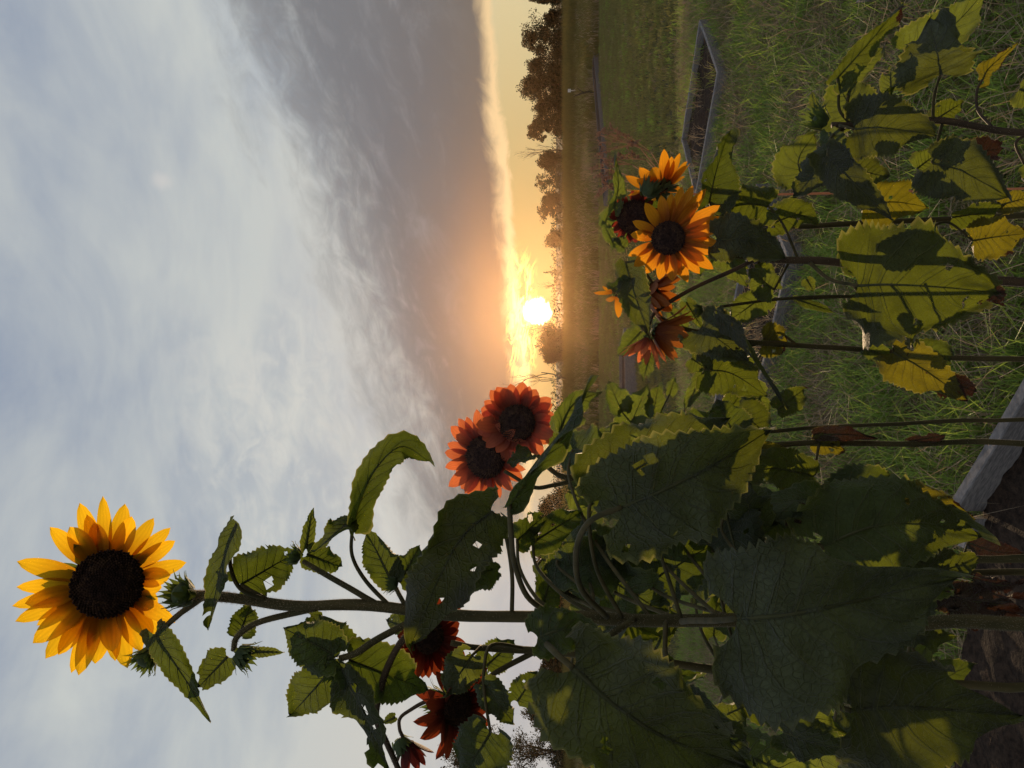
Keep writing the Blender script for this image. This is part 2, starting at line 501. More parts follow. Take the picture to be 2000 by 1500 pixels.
def bed(label, corners, ztop, h, th=0.04, soil_drop=0.06, group='raised beds of weathered boards'):
    """corners: 4 ground points going round"""
    pts = [Vector((c[0], c[1], 0)) for c in corners]
    ctr = sum(pts, Vector()) / 4
    t = thing('raised_bed', (ctr.x, ctr.y, 0), label, 'garden bed', group)
    for i in range(4):
        a, b = pts[i], pts[(i + 1) % 4]
        dr = (b - a).normalized()
        nn = Vector((-dr.y, dr.x, 0))
        if nn.dot(ctr - a) < 0: nn = -nn
        # butt the boards: every second one runs between the two others
        if i % 2: a2, b2 = a + dr * (th + 0.002), b - dr * (th + 0.002)
        else: a2, b2 = a, b
        plank(t, a2, b2, ztop - (0.004 if i % 2 else 0), h, th, nn)
    ins = [p + (ctr - p) * 0.012 for p in pts]
    soil_patch(t, ins, ztop - soil_drop)
    BEDS.append(pts)
    return t


ZT = 0.16
c_nr = G(1402, 140, ZT); c_fr = G(1366, 38, ZT); c_fl = G(1330, 275, ZT)
c_nl = c_nr + (c_fl - c_fr)
far_bed = bed('grey board raised bed of weedy soil standing open in the lawn', [c_nr, c_nl, c_fl, c_fr], ZT, 0.32)
dir_l = (c_fl - c_fr).normalized(); dir_s = (c_fr - c_nr).normalized()
m_r = G(1541, 503, ZT); m_l = G(1478, 765, ZT)
dm = (m_l - m_r).normalized(); dn = Vector((-dm.y, dm.x, 0))
if dn.y < 0: dn = -dn
mid_bed = bed('grey board raised bed glimpsed between sunflower stems in the middle', [m_r, m_r + dm * 2.4, m_r + dm * 2.4 + dn * 1.0, m_r + dn * 1.0], ZT, 0.32)
b3a = G(1218, 640, 0.24); b3b = G(1234, 1300, 0.24)
d3 = (b3b - b3a).normalized(); n3_ = Vector((-d3.y, d3.x, 0)); n3_ = n3_ if n3_.y > 0 else -n3_
bed('long grey raised bed farther back behind the red sunflowers', [b3a, b3b, b3b + n3_ * 1.2, b3a + n3_ * 1.2], 0.24, 0.28)
b4a = G(1158, 92, 0.14); b4b = G(1182, 350, 0.14)
d4 = (b4b - b4a).normalized(); n4_ = Vector((-d4.y, d4.x, 0)); n4_ = n4_ if n4_.y > 0 else -n4_
bed('dark low bed at the far end of the mown lawn', [b4a, b4b, b4b + n4_ * 0.9, b4a + n4_ * 0.9], 0.14, 0.18, soil_drop=0.02)

# the bed the sunflowers grow in
ZN = 0.25
k_c = G(1856, 978, ZN); k_r = G(2000, 735, ZN)
ka = (k_r - k_c).normalized(); kb = Vector((-1, 0.16, 0)).normalized()
near_bed = thing('sunflower_bed', (0, 1.4, 0), 'weathered board bed of dark soil that the sunflowers grow in, at bottom', 'garden bed')
k_e = k_c + ka * 2.6
inn = Vector((ka.y, -ka.x, 0))
if inn.dot(Vector((0, 0, 0)) - Vector((k_c.x, k_c.y, 0))) < 0: inn = -inn
plank(near_bed, k_c, k_e, ZN, 0.30, 0.044, inn)
plank(near_bed, k_c + kb * 0.05 - Vector((0, 0.03, 0)), k_c + kb * 0.16, ZN - 0.035, 0.27, 0.044, (0, -1, 0))
soil_patch(near_bed, [k_c + Vector((0, -0.02, 0)), k_e, Vector((0.6, -0.5, 0)), Vector((-2.4, -0.5, 0))], ZN - 0.085, 0.022, 60)
soil_patch(near_bed, [k_c + Vector((0, -0.02, 0)), Vector((-2.4, -0.5, 0)), Vector((-2.8, 1.0, 0)), k_c + kb * 2.2], ZN - 0.087, 0.022, 46)
ZS = ZN - 0.08
NB = [Vector((p.x, p.y, 0)) for p in (k_c, k_e, Vector((0.6, -0.5, 0)), Vector((-2.4, -0.5, 0)), k_c + kb * 2.2)]
BEDS.append(NB)
# plank lying in the grass at the right edge of view
bp = thing('loose_board', G(1700, -6, 0.1), 'bluish grey board end in the grass at the top edge', 'board')
q0 = G(1675, 2, 0.16); q1 = G(1712, -40, 0.16)
plank(bp, q0, q1, 0.16, 0.17, 0.04, (0.3, 1, 0))


def inside(poly, x, y):
    r = False; n = len(poly)
    for i in range(n):
        a, b = poly[i], poly[(i + 1) % n]
        if (a.y > y) != (b.y > y) and x < (b.x - a.x) * (y - a.y) / (b.y - a.y) + a.x: r = not r
    return r


# ------------------------------------------------------------------ grass (geometry nodes)
def clump(name, nb, rad, hmin, hmax, w, lean, mat, seed):
    rr = random.Random(seed); mb = MB()
    for _ in range(nb):
        a = rr.uniform(0, 6.283); r = rad * math.sqrt(rr.random())
        p = Vector((math.cos(a) * r, math.sin(a) * r, -0.01))
        h = rr.uniform(hmin, hmax); la = rr.uniform(0, 6.283); ln = rr.uniform(0.1, lean) * h
        wa = rr.uniform(0, 3.14); wd = Vector((math.cos(wa), math.sin(wa), 0)) * w * rr.uniform(0.6, 1.2)
        ld = Vector((math.cos(la), math.sin(la), 0))
        m1 = p + ld * ln * 0.3 + Vector((0, 0, h * 0.55)); tp = p + ld * ln + Vector((0, 0, h * (1 - 0.25 * (ln / h) ** 1.0)))
        mb.add([p - wd, p + wd, m1 - wd * 0.75, m1 + wd * 0.75, tp], [(0, 1, 3, 2), (2, 3, 4)])
    me_o = mb.build(name, mat)
    COL.objects.unlink(me_o)
    return me_o


def scatter(name, label, cells, clumps, dens, smin, smax, nscale, nlo, nhi, seed, z=0.0):
    """stuff: clumps scattered on the given cells"""
    mb = MB()
    for (x0, y0, x1, y1) in cells:
        mb.add([Vector((x0, y0, z)), Vector((x1, y0, z)), Vector((x1, y1, z)), Vector((x0, y1, z))], [(0, 1, 2, 3)])
    o = mb.build(name, clumps[0].data.materials[0])
    o['kind'] = 'stuff'
    if label: o['label'] = label
    cc = bpy.data.collections.new(name + '_clumps')
    for c in clumps: cc.objects.link(c)
    g = bpy.data.node_groups.new(name, 'GeometryNodeTree')
    g.interface.new_socket('Geometry', in_out='INPUT', socket_type='NodeSocketGeometry')
    g.interface.new_socket('Geometry', in_out='OUTPUT', socket_type='NodeSocketGeometry')
    N = g.nodes.new; L = g.links.new
    gi = N('NodeGroupInput'); go = N('NodeGroupOutput')
    dp = N('GeometryNodeDistributePointsOnFaces'); dp.inputs['Seed'].default_value = seed
    pos = N('GeometryNodeInputPosition'); nz = N('ShaderNodeTexNoise'); nz.inputs['Scale'].default_value = nscale; nz.inputs['Detail'].default_value = 3
    mr = N('ShaderNodeMapRange'); mr.inputs[1].default_value = nlo; mr.inputs[2].default_value = nhi
    mr.inputs[3].default_value = 0.0; mr.inputs[4].default_value = dens
    L(pos.outputs[0], nz.inputs['Vector']); L(nz.outputs['Fac'], mr.inputs[0]); L(mr.outputs[0], dp.inputs['Density'])
    ci = N('GeometryNodeCollectionInfo'); ci.inputs['Collection'].default_value = cc
    ci.inputs['Separate Children'].default_value = True; ci.inputs['Reset Children'].default_value = True
    ip = N('GeometryNodeInstanceOnPoints'); ip.inputs['Pick Instance'].default_value = True
    rv = N('FunctionNodeRandomValue'); rv.data_type = 'FLOAT_VECTOR'
    rv.inputs[0].default_value = (-0.12, -0.12, 0); rv.inputs[1].default_value = (0.12, 0.12, 6.283)
    rs = N('FunctionNodeRandomValue'); rs.data_type = 'FLOAT'
    rs.inputs[2].default_value = smin; rs.inputs[3].default_value = smax
    L(gi.outputs[0], dp.inputs[0]); L(dp.outputs['Points'], ip.inputs['Points']); L(ci.outputs[0], ip.inputs['Instance'])
    L(rv.outputs[0], ip.inputs['Rotation']); L(rs.outputs[1], ip.inputs['Scale'])
    L(ip.outputs[0], go.inputs[0])
    md = o.modifiers.new('grass', 'NODES'); md.node_group = g
    return o


def cells(y0, y1, st, beds=True, wid=0.62, off=0.6):
    cs = []; y = y0
    while y < y1:
        xm = wid * (y + st) + off; x = -math.ceil(xm / st) * st
        while x < xm:
            cx, cy = x + st / 2, y + st / 2
            if not beds or not any(inside(b, cx, cy) for b in BEDS): cs.append((x, y, x + st, y + st))
            x += st
        y += st
    return cs


near = cells(0.2, 9.0, 0.1)
scatter('grass', 'rough green grass growing around the raised beds', near,
        [clump('tuft', 46, 0.08, 0.05, 0.20, 0.0034, 1.0, GRASS, 11 + i) for i in range(4)], 150, 0.6, 1.25, 1.3, 0.36, 0.58, 3)
scatter('dry_grass', 'tangled dry brown grass among the green', near,
        [clump('dry_tuft', 46, 0.12, 0.03, 0.22, 0.0022, 2.4, STRAW, 31 + i) for i in range(4)], 95, 0.7, 1.4, 0.9, 0.38, 0.60, 8)
scatter('dull_grass', 'dull olive grass filling the ground', near,
        [clump('dull_tuft', 46, 0.10, 0.03, 0.14, 0.0038, 1.5, GRASSD, 51 + i) for i in range(4)], 130, 0.7, 1.2, 2.0, 0.1, 0.5, 9)
def bedcells(poly, st=0.1, shrink=0.12):
    xs = [p.x for p in poly]; ys = [p.y for p in poly]; cs = []
    cx = sum(xs) / 4; cy = sum(ys) / 4
    pin = [Vector((p.x + (cx - p.x) * shrink, p.y + (cy - p.y) * shrink, 0)) for p in poly]
    x = min(xs)
    while x < max(xs):
        y = min(ys)
        while y < max(ys):
            if inside(pin, x + st / 2, y + st / 2): cs.append((x, y, x + st, y + st))
            y += st
        x += st
    return cs


scatter('bed_weeds', 'dry stalks and weeds growing in the raised beds', bedcells(BEDS[0]) + bedcells(BEDS[1]),
        [clump('bed_tuft', 26, 0.10, 0.04, 0.20, 0.0022, 2.0, m_, 151 + i) for i, m_ in enumerate((STRAW, STRAW, GRASSD, GRASS))], 34, 0.6, 1.3, 1.2, 0.36, 0.62, 14, ZT - 0.06)
scatter('soil_litter', 'pale dry litter lying on the dark soil', [c for c in cells(1.2, 3.6, 0.1, False) if inside(NB, c[0], c[1]) and c[0] < 0.2],
        [clump('litter', 9, 0.12, 0.01, 0.05, 0.0011, 5.0, STRAW, 161 + i) for i in range(3)], 16, 0.6, 1.3, 3.0, 0.45, 0.65, 15, ZS)
lawn = cells(9.0, 27.0, 0.3)
scatter('lawn', 'mown lawn stretching to the field edge', lawn,
        [clump('lawn_tuft', 50, 0.16, 0.03, 0.085, 0.0055, 1.0, GRASSD, 71 + i) for i in range(4)], 24, 0.8, 1.3, 0.5, 0.05, 0.5, 4)
scatter('lawn_weeds', 'brighter green and straw weeds in the lawn', lawn,
        [clump('weed_tuft', 22, 0.12, 0.04, 0.11, 0.005, 1.2, m_, 91 + i) for i, m_ in enumerate((GRASS, GRASS, STRAW))], 9, 0.8, 1.3, 0.45, 0.38, 0.62, 5)
field = cells(27.0, 78.0, 1.0)
scatter('field_grass', 'tall rough yellow green grass of the field', field,
        [clump('reed_tuft', 46, 0.5, 0.15, 0.55, 0.016, 0.8, m_, 111 + i) for i, m_ in enumerate((REED, REED, GRASSD, STRAW))], 3.2, 0.7, 1.4, 0.09, 0.25, 0.6, 6)
scatter('reeds', 'band of tall pale reeds before the trees', cells(46.0, 80.0, 1.0),
        [clump('tall_reed_tuft', 40, 0.5, 0.6, 1.15, 0.017, 0.5, REED, 131 + i) for i in range(3)], 2.6, 0.7, 1.2, 0.06, 0.38, 0.56, 7)


# ------------------------------------------------------------------ trees on the skyline
def rand_dir(rr):
    while True:
        v = Vector((rr.uniform(-1, 1), rr.uniform(-1, 1), rr.uniform(-1, 1)))
        if 0.05 < v.length < 1: return v.normalized()


def branches(mb, rr, p, d, ln, r, lvl, tips, spread=0.6, up=0.25, sides=4, kids=(2, 4)):
    n = 3; pts = [p]; q = p.copy(); dd = d.copy()
    for i in range(n):
        dd = (dd + rand_dir(rr) * 0.22 + Vector((0, 0, up * 0.25))).normalized()
        q = q + dd * ln / n; pts.append(q.copy())
    mb.tube(pts, [r, r * 0.85, r * 0.68, r * 0.5], sides, cap=False)
    tips.append(q.copy())
    if lvl == 0: return
    for k in range(rr.randint(*kids)):
        f = rr.uniform(0.35, 1.0); b = pts[0].lerp(pts[-1], f)
        nd = (dd + rand_dir(rr) * spread + Vector((0, 0, up))).normalized()
        branches(mb, rr, b, nd, ln * rr.uniform(0.55, 0.8), r * 0.52, lvl - 1, tips, spread, up, sides, kids)


def tree(y, dist, xtop, width, label, seed, kind='leafy', cat='tree', leaf=0.13, dens=1.0, group='trees along the field edge'):
    """y: photo position across, xtop: how high it reaches in the photo, width in photo px"""
    rr = random.Random(seed)
    az = P(1085, y, dist); base = Vector((az.x, az.y, -0.05))
    H = P(xtop, y, dist).z * (0.88 if kind == 'leafy' and dist > 60 else 1.0); W = width / FPX * dist
    t = thing('tree' if kind != 'shrub' else 'shrub', base, label, cat, group)
    mb = MB(); tips = []
    if kind == 'bare':
        branches(mb, rr, base, Vector((rr.uniform(-.1, .1), 0, 1)), H * 0.42, 0.016 * H, 4, tips, 0.62 * W / H + 0.25, 0.3, 4, (2, 4))
        zs = max(p.z for p in tips); sc_ = H / zs
        mb.v = [Vector((base.x + (v.x - base.x), v.y, v.z * sc_)) for v in mb.v]
        mb.build('branches', BARK, t)
        return t
    nst = 1 if kind == 'leafy' else rr.randint(3, 5)
    if kind == 'spruce':
        mb.tube([base, base + Vector((0, 0, H))], [0.02 * H, 0.004], 5, cap=False)
        cr = MB(); z = 0.12 * H
        while z < H:
            f = 1 - z / H
            for k in range(6):
                a = rr.uniform(0, 6.283); ll = W * 0.5 * f * rr.uniform(0.7, 1.1) + 0.06
                e = base + Vector((math.cos(a) * ll, math.sin(a) * ll, z - 0.12 * ll)); s = base + Vector((0, 0, z))
                mb.tube([s, e], [0.012, 0.004], 3, cap=False)
                for j in range(int(4 + 8 * ll)):
                    p = s.lerp(e, rr.uniform(0.2, 1)); leafq(cr, rr, p, leaf * 0.8)
            z += 0.05 * H
        mb.build('trunk', BARK, t); cr.build('crown', FOL, t, smooth=False)
        return t
    cl = []
    for k in range(nst):
        d0 = Vector((rr.uniform(-.4, .4) * (kind == 'shrub'), rr.uniform(-.3, .3), 1)).normalized()
        b0 = base + Vector((rr.uniform(-.3, .3) * W * (kind == 'shrub'), rr.uniform(-.2, .2) * W, 0))
        branches(mb, rr, b0, d0, H * 0.36, 0.014 * H, 3, tips, 0.75, 0.18, 4, (2, 3))
    mb.build('trunk', BARK, t)
    cr = MB()
    for _ in range(int(46 * dens)):
        h_ = rr.uniform(0.08, 0.86); a_ = rr.uniform(0, 6.283); w_ = W * 0.5 * (1 - (abs(h_ - 0.35) / 0.62) ** 2) * math.sqrt(rr.random())
        tips.append(Vector((base.x + math.cos(a_) * w_ * 0.95, base.y + math.sin(a_) * w_ * 0.8, -1000 - h_)))
    # crown: uneven clumps about the twig ends
    real = [p for p in tips if p.z > -900]
    zs = max(p.z for p in real); xs = max(abs(p.x - base.x) for p in real) + 1e-3
    for p in tips:
        if p.z > -900: q = Vector((base.x + (p.x - base.x) / xs * W * 0.5, p.y, max(0.15, p.z / zs * H * 0.96)))
        else: q = Vector((p.x, p.y, (-1000 - p.z) * H))
        cs = rr.uniform(0.28, 0.7) * min(W, H) * 0.30
        nl = int(rr.uniform(45, 110) * dens * (0.13 / leaf) ** 1.0)
        for _ in range(nl):
            o = rand_dir(rr) * cs * 0.95 * rr.random() ** 0.45
            leafq(cr, rr, q + o, leaf)
    for _ in range(int(180 * dens)):   # skirt near the ground
        leafq(cr, rr, base + Vector((rr.gauss(0, .3) * W, rr.gauss(0, .25) * W, abs(rr.gauss(0, 0.16)) * H)), leaf)
    cr.build('crown', FOL, t, smooth=False)
    return t


def leafq(mb, rr, p, s):
    a = rand_dir(rr); b = a.orthogonal().normalized(); c = a.cross(b); s *= rr.uniform(0.5, 1.2)
    mb.add([p - b * s * 0.5, p + c * s * 0.32, p + b * s * 0.6, p - c * s * 0.32], [(0, 1, 2, 3)])


TREES = [
    (-10, 84, 1012, 36, 'dark tree cut off by the top edge of the photo', 'leafy'),
    (32, 86, 1062, 40, 'low dark bush between the cut off tree and the big clump', 'shrub'),
    (82, 86, 1010, 74, 'round dark tree standing first in the big clump', 'leafy'),
    (128, 88, 1016, 70, 'middle dark tree of the big clump on the skyline', 'leafy'),
    (166, 84, 1000, 62, 'tallest pointed dark tree in the big clump', 'leafy'),
    (208, 87, 1032, 60, 'low dense tree in the big clump beside the tallest', 'leafy'),
    (244, 85, 1020, 40, 'slim leafy tree ending the big clump', 'leafy'),
    (296, 88, 1003, 34, 'thin bare tree with level twigs right of the big clump', 'bare'),
    (318, 86, 1050, 44, 'loose shrub at the foot of the thin bare tree', 'shrub'),
    (352, 86, 1034, 44, 'small round tree standing singly left of the thin bare one', 'leafy'),
    (384, 87, 1058, 40, 'low bush between two small round trees', 'shrub'),
    (416, 88, 1040, 38, 'small leafy tree last before the low brush towards the sun', 'leafy'),
    (470, 90, 1066, 40, 'low spiky bush in the brush on the skyline', 'shrub'),
    (532, 92, 1060, 14, 'small slim spruce in the brush right of the sun', 'spruce'),
    (556, 92, 1046, 26, 'bare sapling beside the slim spruce', 'bare'),
    (648, 84, 1022, 46, 'airy twiggy tree just left of the sun', 'bare'),
    (664, 86, 1048, 60, 'brown shrub under the twiggy tree by the sun', 'shrub'),
    (694, 88, 1056, 40, 'rounded shrub left of the sun', 'shrub'),
    (742, 62, 972, 96, 'wide bare branched tree behind the dark red sunflowers', 'bare'),
    (1000, 80, 1040, 90, 'hedge tree behind the leaf gap under the tall sunflower', 'leafy'),
    (1090, 80, 1034, 90, 'hedge tree seen between petioles of the tall sunflower', 'leafy'),
    (1170, 80, 1040, 90, 'hedge tree behind the tall sunflower stem', 'leafy'),
    (1290, 76, 1046, 90, 'hedge tree left of the tall sunflower stem', 'leafy'),
    (1395, 70, 1010, 90, 'dark tree behind the lower left leaves', 'leafy'),
    (1478, 58, 846, 110, 'tall dark tree at the bottom edge of the photo', 'leafy'),
]
for i, (y, dist, xt, w, lab, kind) in enumerate(TREES):
    tree(y, dist, xt, w, lab, 100 + i * 7, kind, 'shrub' if kind == 'shrub' else 'tree', leaf=0.14 if dist < 60 else 0.20, dens=(0.8 if 290 < y < 430 else 1.9) if kind == 'leafy' else 0.9)


def brush():
    rr = random.Random(5); mb = MB()
    for i in range(15000):
        y = rr.uniform(-60, 1560); d = rr.uniform(88, 96)
        hmax = 1085 - 1066 if y < 400 else (17 if y < 960 else 26)
        h = hmax * (0.55 + 0.45 * noise.noise(Vector((y * 0.05, 0, 0))) + 0.25 * noise.noise(Vector((y * 0.21, 3, 0)))) * rr.random() ** 0.7
        p = P(1085, y, d); top = 1.6 + h / FPX * d
        z = rr.uniform(0.0, max(0.3, top))
        leafq(mb, rr, Vector((p.x, p.y, z)), 0.30)
    o = mb.build('distant_brush', FOL, smooth=False); o['kind'] = 'stuff'
    o['label'] = 'low dark brush along the far field edge'
brush()

# dead sapling + far pale box
ds = thing('dead_sapling', G(1166, 181, 0), 'leaning dark dead sapling in the lawn near the far low bed', 'sapling')
mb = MB()
b0 = G(1166, 181, 0); dd_ = b0.y
mb.tube([P(1166, 181, dd_), P(1150, 179, dd_), P(1136, 182, dd_), P(1120, 189, dd_)], [0.035, 0.04, 0.03, 0.012], 6)
mb.tube([P(1141, 181, dd_), P(1132, 176, dd_), P(1127, 171, dd_)], [0.022, 0.016, 0.008], 5)
mb.build('trunk', BARK, ds)
bx = MB()
c0 = P(1112, 177, 45); s_ = 0.075
bx.add([c0 + Vector((i * s_, j * s_, k * s_ * 1.2)) for i in (-1, 1) for j in (-1, 1) for k in (-1, 1)],
       [(0, 1, 3, 2), (4, 6, 7, 5), (0, 4, 5, 1), (2, 3, 7, 6), (0, 2, 6, 4), (1, 5, 7, 3)])
bx.tube([Vector((c0.x, c0.y, 0)), c0 - Vector((0, 0, s_ * 1.2))], 0.03, 5)
tag(bx.build('marker_post', PALEP, smooth=False, org=Vector((c0.x, c0.y, 0))), 'tiny pale topped post far out in the field', 'post')


# ------------------------------------------------------------------ sunflower parts
def leaf(parent, pts, w, roll=0, fold=14, mat=None, pet=None, curl=0.12, lobe=0.22, ns=36, nt=6, teeth=0.055, holes=0.0,
         ripple=0.05, bow=0.0, seed=None, name='leaf', petr=0.0026, shape=0.42, wend=0.95, petmat=None):
    """pts: midrib from leaf base to tip as photo points with distance; w: full width in photo px at that distance"""
    mat = mat or LEAF
    if holes == 0.0 and int(pts[0][0] + pts[0][1] * 3 + w) % 5 < 2: holes = 0.03
    seed = seed if seed is not None else int(pts[0][0] * 3 + pts[0][1] * 7)
    rr = random.Random(seed)
    dm_ = sum(p[2] for p in pts) / len(pts)
    mids = [P(*p) for p in pts]
    if len(mids) == 2:
        a, b = mids; t0 = (b - a).normalized(); n0 = (CAM - a); n0 = (n0 - t0 * n0.dot(t0)).normalized()
        L0 = (b - a).length
        bw = bow if bow else 0.06
        mids = [a, a.lerp(b, 0.35) + n0 * L0 * bw, a.lerp(b, 0.7) + n0 * L0 * bw * 0.8, b]
    W = w / FPX * dm_ * 0.5
    sp = spline(mids, ns)
    Ln = sum((sp[i + 1] - sp[i]).length for i in range(ns))
    mb = MB(); vs, uv = [], []
    nz = (shape / (shape + wend)) ** shape * (wend / (shape + wend)) ** wend
    ph = rr.uniform(0, 6.28); asym = rr.uniform(0.92, 1.08)
    ridge = []
    for i in range(ns + 1):
        s = i / ns
        tg = (sp[min(i + 1, ns)] - sp[max(i - 1, 0)]).normalized()
        n0 = CAM - sp[i]; n0 = n0 - tg * n0.dot(tg)
        n0 = n0.normalized() if n0.length > 1e-4 else tg.orthogonal().normalized()
        rl = roll if not isinstance(roll, (list, tuple)) else np.interp(s, np.linspace(0, 1, len(roll)), roll)
        n0.rotate(Matrix.Rotation(R(rl), 3, tg)); sd = tg.cross(n0)
        se = max(s, 0.012)
        f = se ** shape * max(1 - s, 0.0) ** wend / nz
        f = max(f, 0.03 if s < 0.5 else 0.002)
        fo = R(fold * (1 - 0.35 * s))
        wL = 1 + 0.16 * noise.noise(Vector((s * 3.2, seed * 0.37, 1.5))); wR = 1 + 0.16 * noise.noise(Vector((s * 3.2, seed * 0.37, 7.5)))
        for j in range(-nt, nt + 1):
            tau = j / nt; at = abs(tau)
            ww = W * f * (asym * wL if tau > 0 else (2 - asym) * wR)
            if at > 0.99:
                ww *= 1 + (teeth * (1 if i % 2 else -0.6) * (0.6 + 0.8 * rr.random())) * min(1, (1 - s) * 4) / max(f, 0.35)
            lat = ww * tau
            rip = ripple * W * (at ** 2) * math.sin(s * 13 + ph + (2.1 if tau > 0 else 0)) + ripple * 0.5 * W * at * math.sin(s * 29 + ph * 2 + tau * 3)
            q = (s - 0.30 * at) * 7.5
            pil = 0.045 * W * abs(math.sin(math.pi * (q - 0.5 + 0.5))) * min(1, at * 4) * (1 - at * 0.5)
            p = sp[i] + sd * lat * math.cos(fo) + n0 * (abs(lat) * math.sin(fo) - curl * lat * lat / max(W, 1e-5) + rip + pil)
            ec = max(0.0, at - 0.55) ** 2 * 3.0 * noise.noise(Vector((s * 4.2, tau * 0.9, seed * 0.53)))
            p = p + n0 * (W * 1.5 * ec) - sd * (math.copysign(1, tau) * abs(ec) * W * 0.5)
            p = p - tg * (lobe * Ln * at ** 1.7 * (1 - s) ** 4 * min(1, f * 1.3))
            p = p + n0 * (W * 0.26 * noise.noise(Vector((tau * 1.3, s * 2.6, seed * 0.71))) * (0.3 + at) + W * 0.07 * noise.noise(Vector((tau * 4, s * 8, seed * 0.3))))
            vs.append(p); uv.append((tau * 0.5 + 0.5, s))
        ridge.append(sp[i] - n0 * petr * 0.3)
    m = 2 * nt + 1; fs = []
    for i in range(ns):
        for j in range(2 * nt):
            if holes > 0:
                c = (vs[i * m + j] + vs[(i + 1) * m + j + 1]) * 0.5
                if noise.noise(c * 75 + Vector((seed % 17, 0, 0))) > 0.62 - holes and abs(j - nt + 0.5) > 0.8: continue
            fs.append((i * m + j, i * m + j + 1, (i + 1) * m + j + 1, (i + 1) * m + j))
    mb.add(vs, fs, 0, uv)
    rs = [petr * (0.9 * (1 - i / ns) + 0.12) for i in range(ns + 1)]
    mb.tube([r_ + (sp[i] - sp[i]) for i, r_ in enumerate(ridge)][::2], [r * 0.6 for r in rs[::2]], 5, 2)
    for sgn in (-1, 1):
        for q0 in (0.02, 0.10, 0.235, 0.37, 0.505, 0.64):
            ln_ = []
            for a_ in np.linspace(0.0, 0.86, 8):
                i_ = min(ns, max(0, (q0 + 0.30 * a_ * (1 - 0.25 * a_)) * ns)); j_ = nt + sgn * a_ * nt
                i0, j0 = int(i_), int(j_); fi, fj = i_ - i0, j_ - j0
                i1, j1 = min(ns, i0 + 1), min(2 * nt, j0 + 1)
                ln_.append(vs[i0 * m + j0] * (1 - fi) * (1 - fj) + vs[i1 * m + j0] * fi * (1 - fj) + vs[i0 * m + j1] * (1 - fi) * fj + vs[i1 * m + j1] * fi * fj)
            mb.tube(ln_, [petr * 0.17 * (1 - 0.8 * k / 7) for k in range(8)], 4, 2, cap=False)
    if pet:
        pp = [P(*p) for p in pet] + [sp[0]]
        k = spline(pp, 6 * (len(pp) - 1))
        r0 = petr * 0.92
        mb.tube(k, [r0 - (r0 - petr * 0.66) * i / (len(k) - 1) for i in range(len(k))], 7, 1)
    return mb.build(name, [mat, petmat or STEM, VEIN], parent)


def stem(parent, pts, r0, r1, name='stem', hairs=0, mat=None, n=9):
    """pts: photo points or Vectors"""
    pp = [p if isinstance(p, Vector) else P(*p) for p in pts]
    while (pp[0] - pp[1]).length > 2.2 * (pp[1] - pp[2]).length:
        pp.insert(1, pp[1] + (pp[0] - pp[1]).normalized() * (pp[1] - pp[2]).length * 1.6)
    k = spline(pp, 8 * (len(pp) - 1))
    mb = MB()
    k = [p + noise.noise_vector(p * 9 + Vector((r0 * 999, 0, 0))) * r0 * 0.9 * min(1, i / 6) * min(1, (len(k) - 1 - i) / 6) for i, p in enumerate(k)]
    rad = [(r0 + (r1 - r0) * i / (len(k) - 1)) * (1 + 0.16 * noise.noise(k[i] * 22) + 0.22 * max(0.0, noise.noise(k[i] * 13 + Vector((5, 0, 0))) - 0.25)) for i in range(len(k))]
    mb.tube(k, rad, n, 0)
    rr = random.Random(len(k) * 3 + hairs)
    for _ in range(int(hairs * 1.6)):
        u = rr.random() * (len(k) - 1.001); i = int(u)
        c = k[i].lerp(k[i + 1], u - i); tg = (k[i + 1] - k[i]).normalized()
        d = rand_dir(rr); d = (d - tg * d.dot(tg)).normalized()
        b = c + d * rad[i] * 0.95; ll = rr.uniform(0.001, 0.0030); w = tg.cross(d) * 0.00017
        mb.add([b - w, b + w, b + d * ll + tg * rr.uniform(-.4, .4) * ll], [(0, 1, 2)], 1)
    return mb.build(name, [mat or STEM, HAIR], parent)


def ground_stem(x, y, d):
    """base of a stem: straight down from photo point to the soil"""
    p = P(x, y, d); return Vector((p.x, p.y, ZS - 0.03))


def petal_into(mb, c, ax, nrm, r0, ln, w, lift, bend, rr, ns=9, nt=2, twist=0.0, mi=0):
    sd0 = nrm.cross(ax)
    vs, uv = [], []
    for i in range(ns + 1):
        s = i / ns
        el = lift + bend * s
        pos = c + ax * (r0 + ln * s * math.cos(el * 0.6)) + nrm * (ln * s * math.sin(el))
        f = (math.sin(math.pi * (0.12 + 0.88 * s ** 1.05)) ** 0.62) if s < 1 else 0.0
        tw = twist * s
        sd = sd0 * math.cos(tw) + nrm * math.sin(tw)
        for j in range(-nt, nt + 1):
            t = j / nt
            vs.append(pos + sd * (w * 0.5 * f * t) + nrm * (w * (0.13 * t * t * (1 - 0.6 * s) + 0.035 * math.cos(t * 9.4) * (1 - s))))
            uv.append((t * 0.5 + 0.5, s))
    m = 2 * nt + 1
    fs = [(i * m + j, i * m + j + 1, (i + 1) * m + j + 1, (i + 1) * m + j) for i in range(ns) for j in range(2 * nt)]
    mb.add(vs, fs, mi, uv)


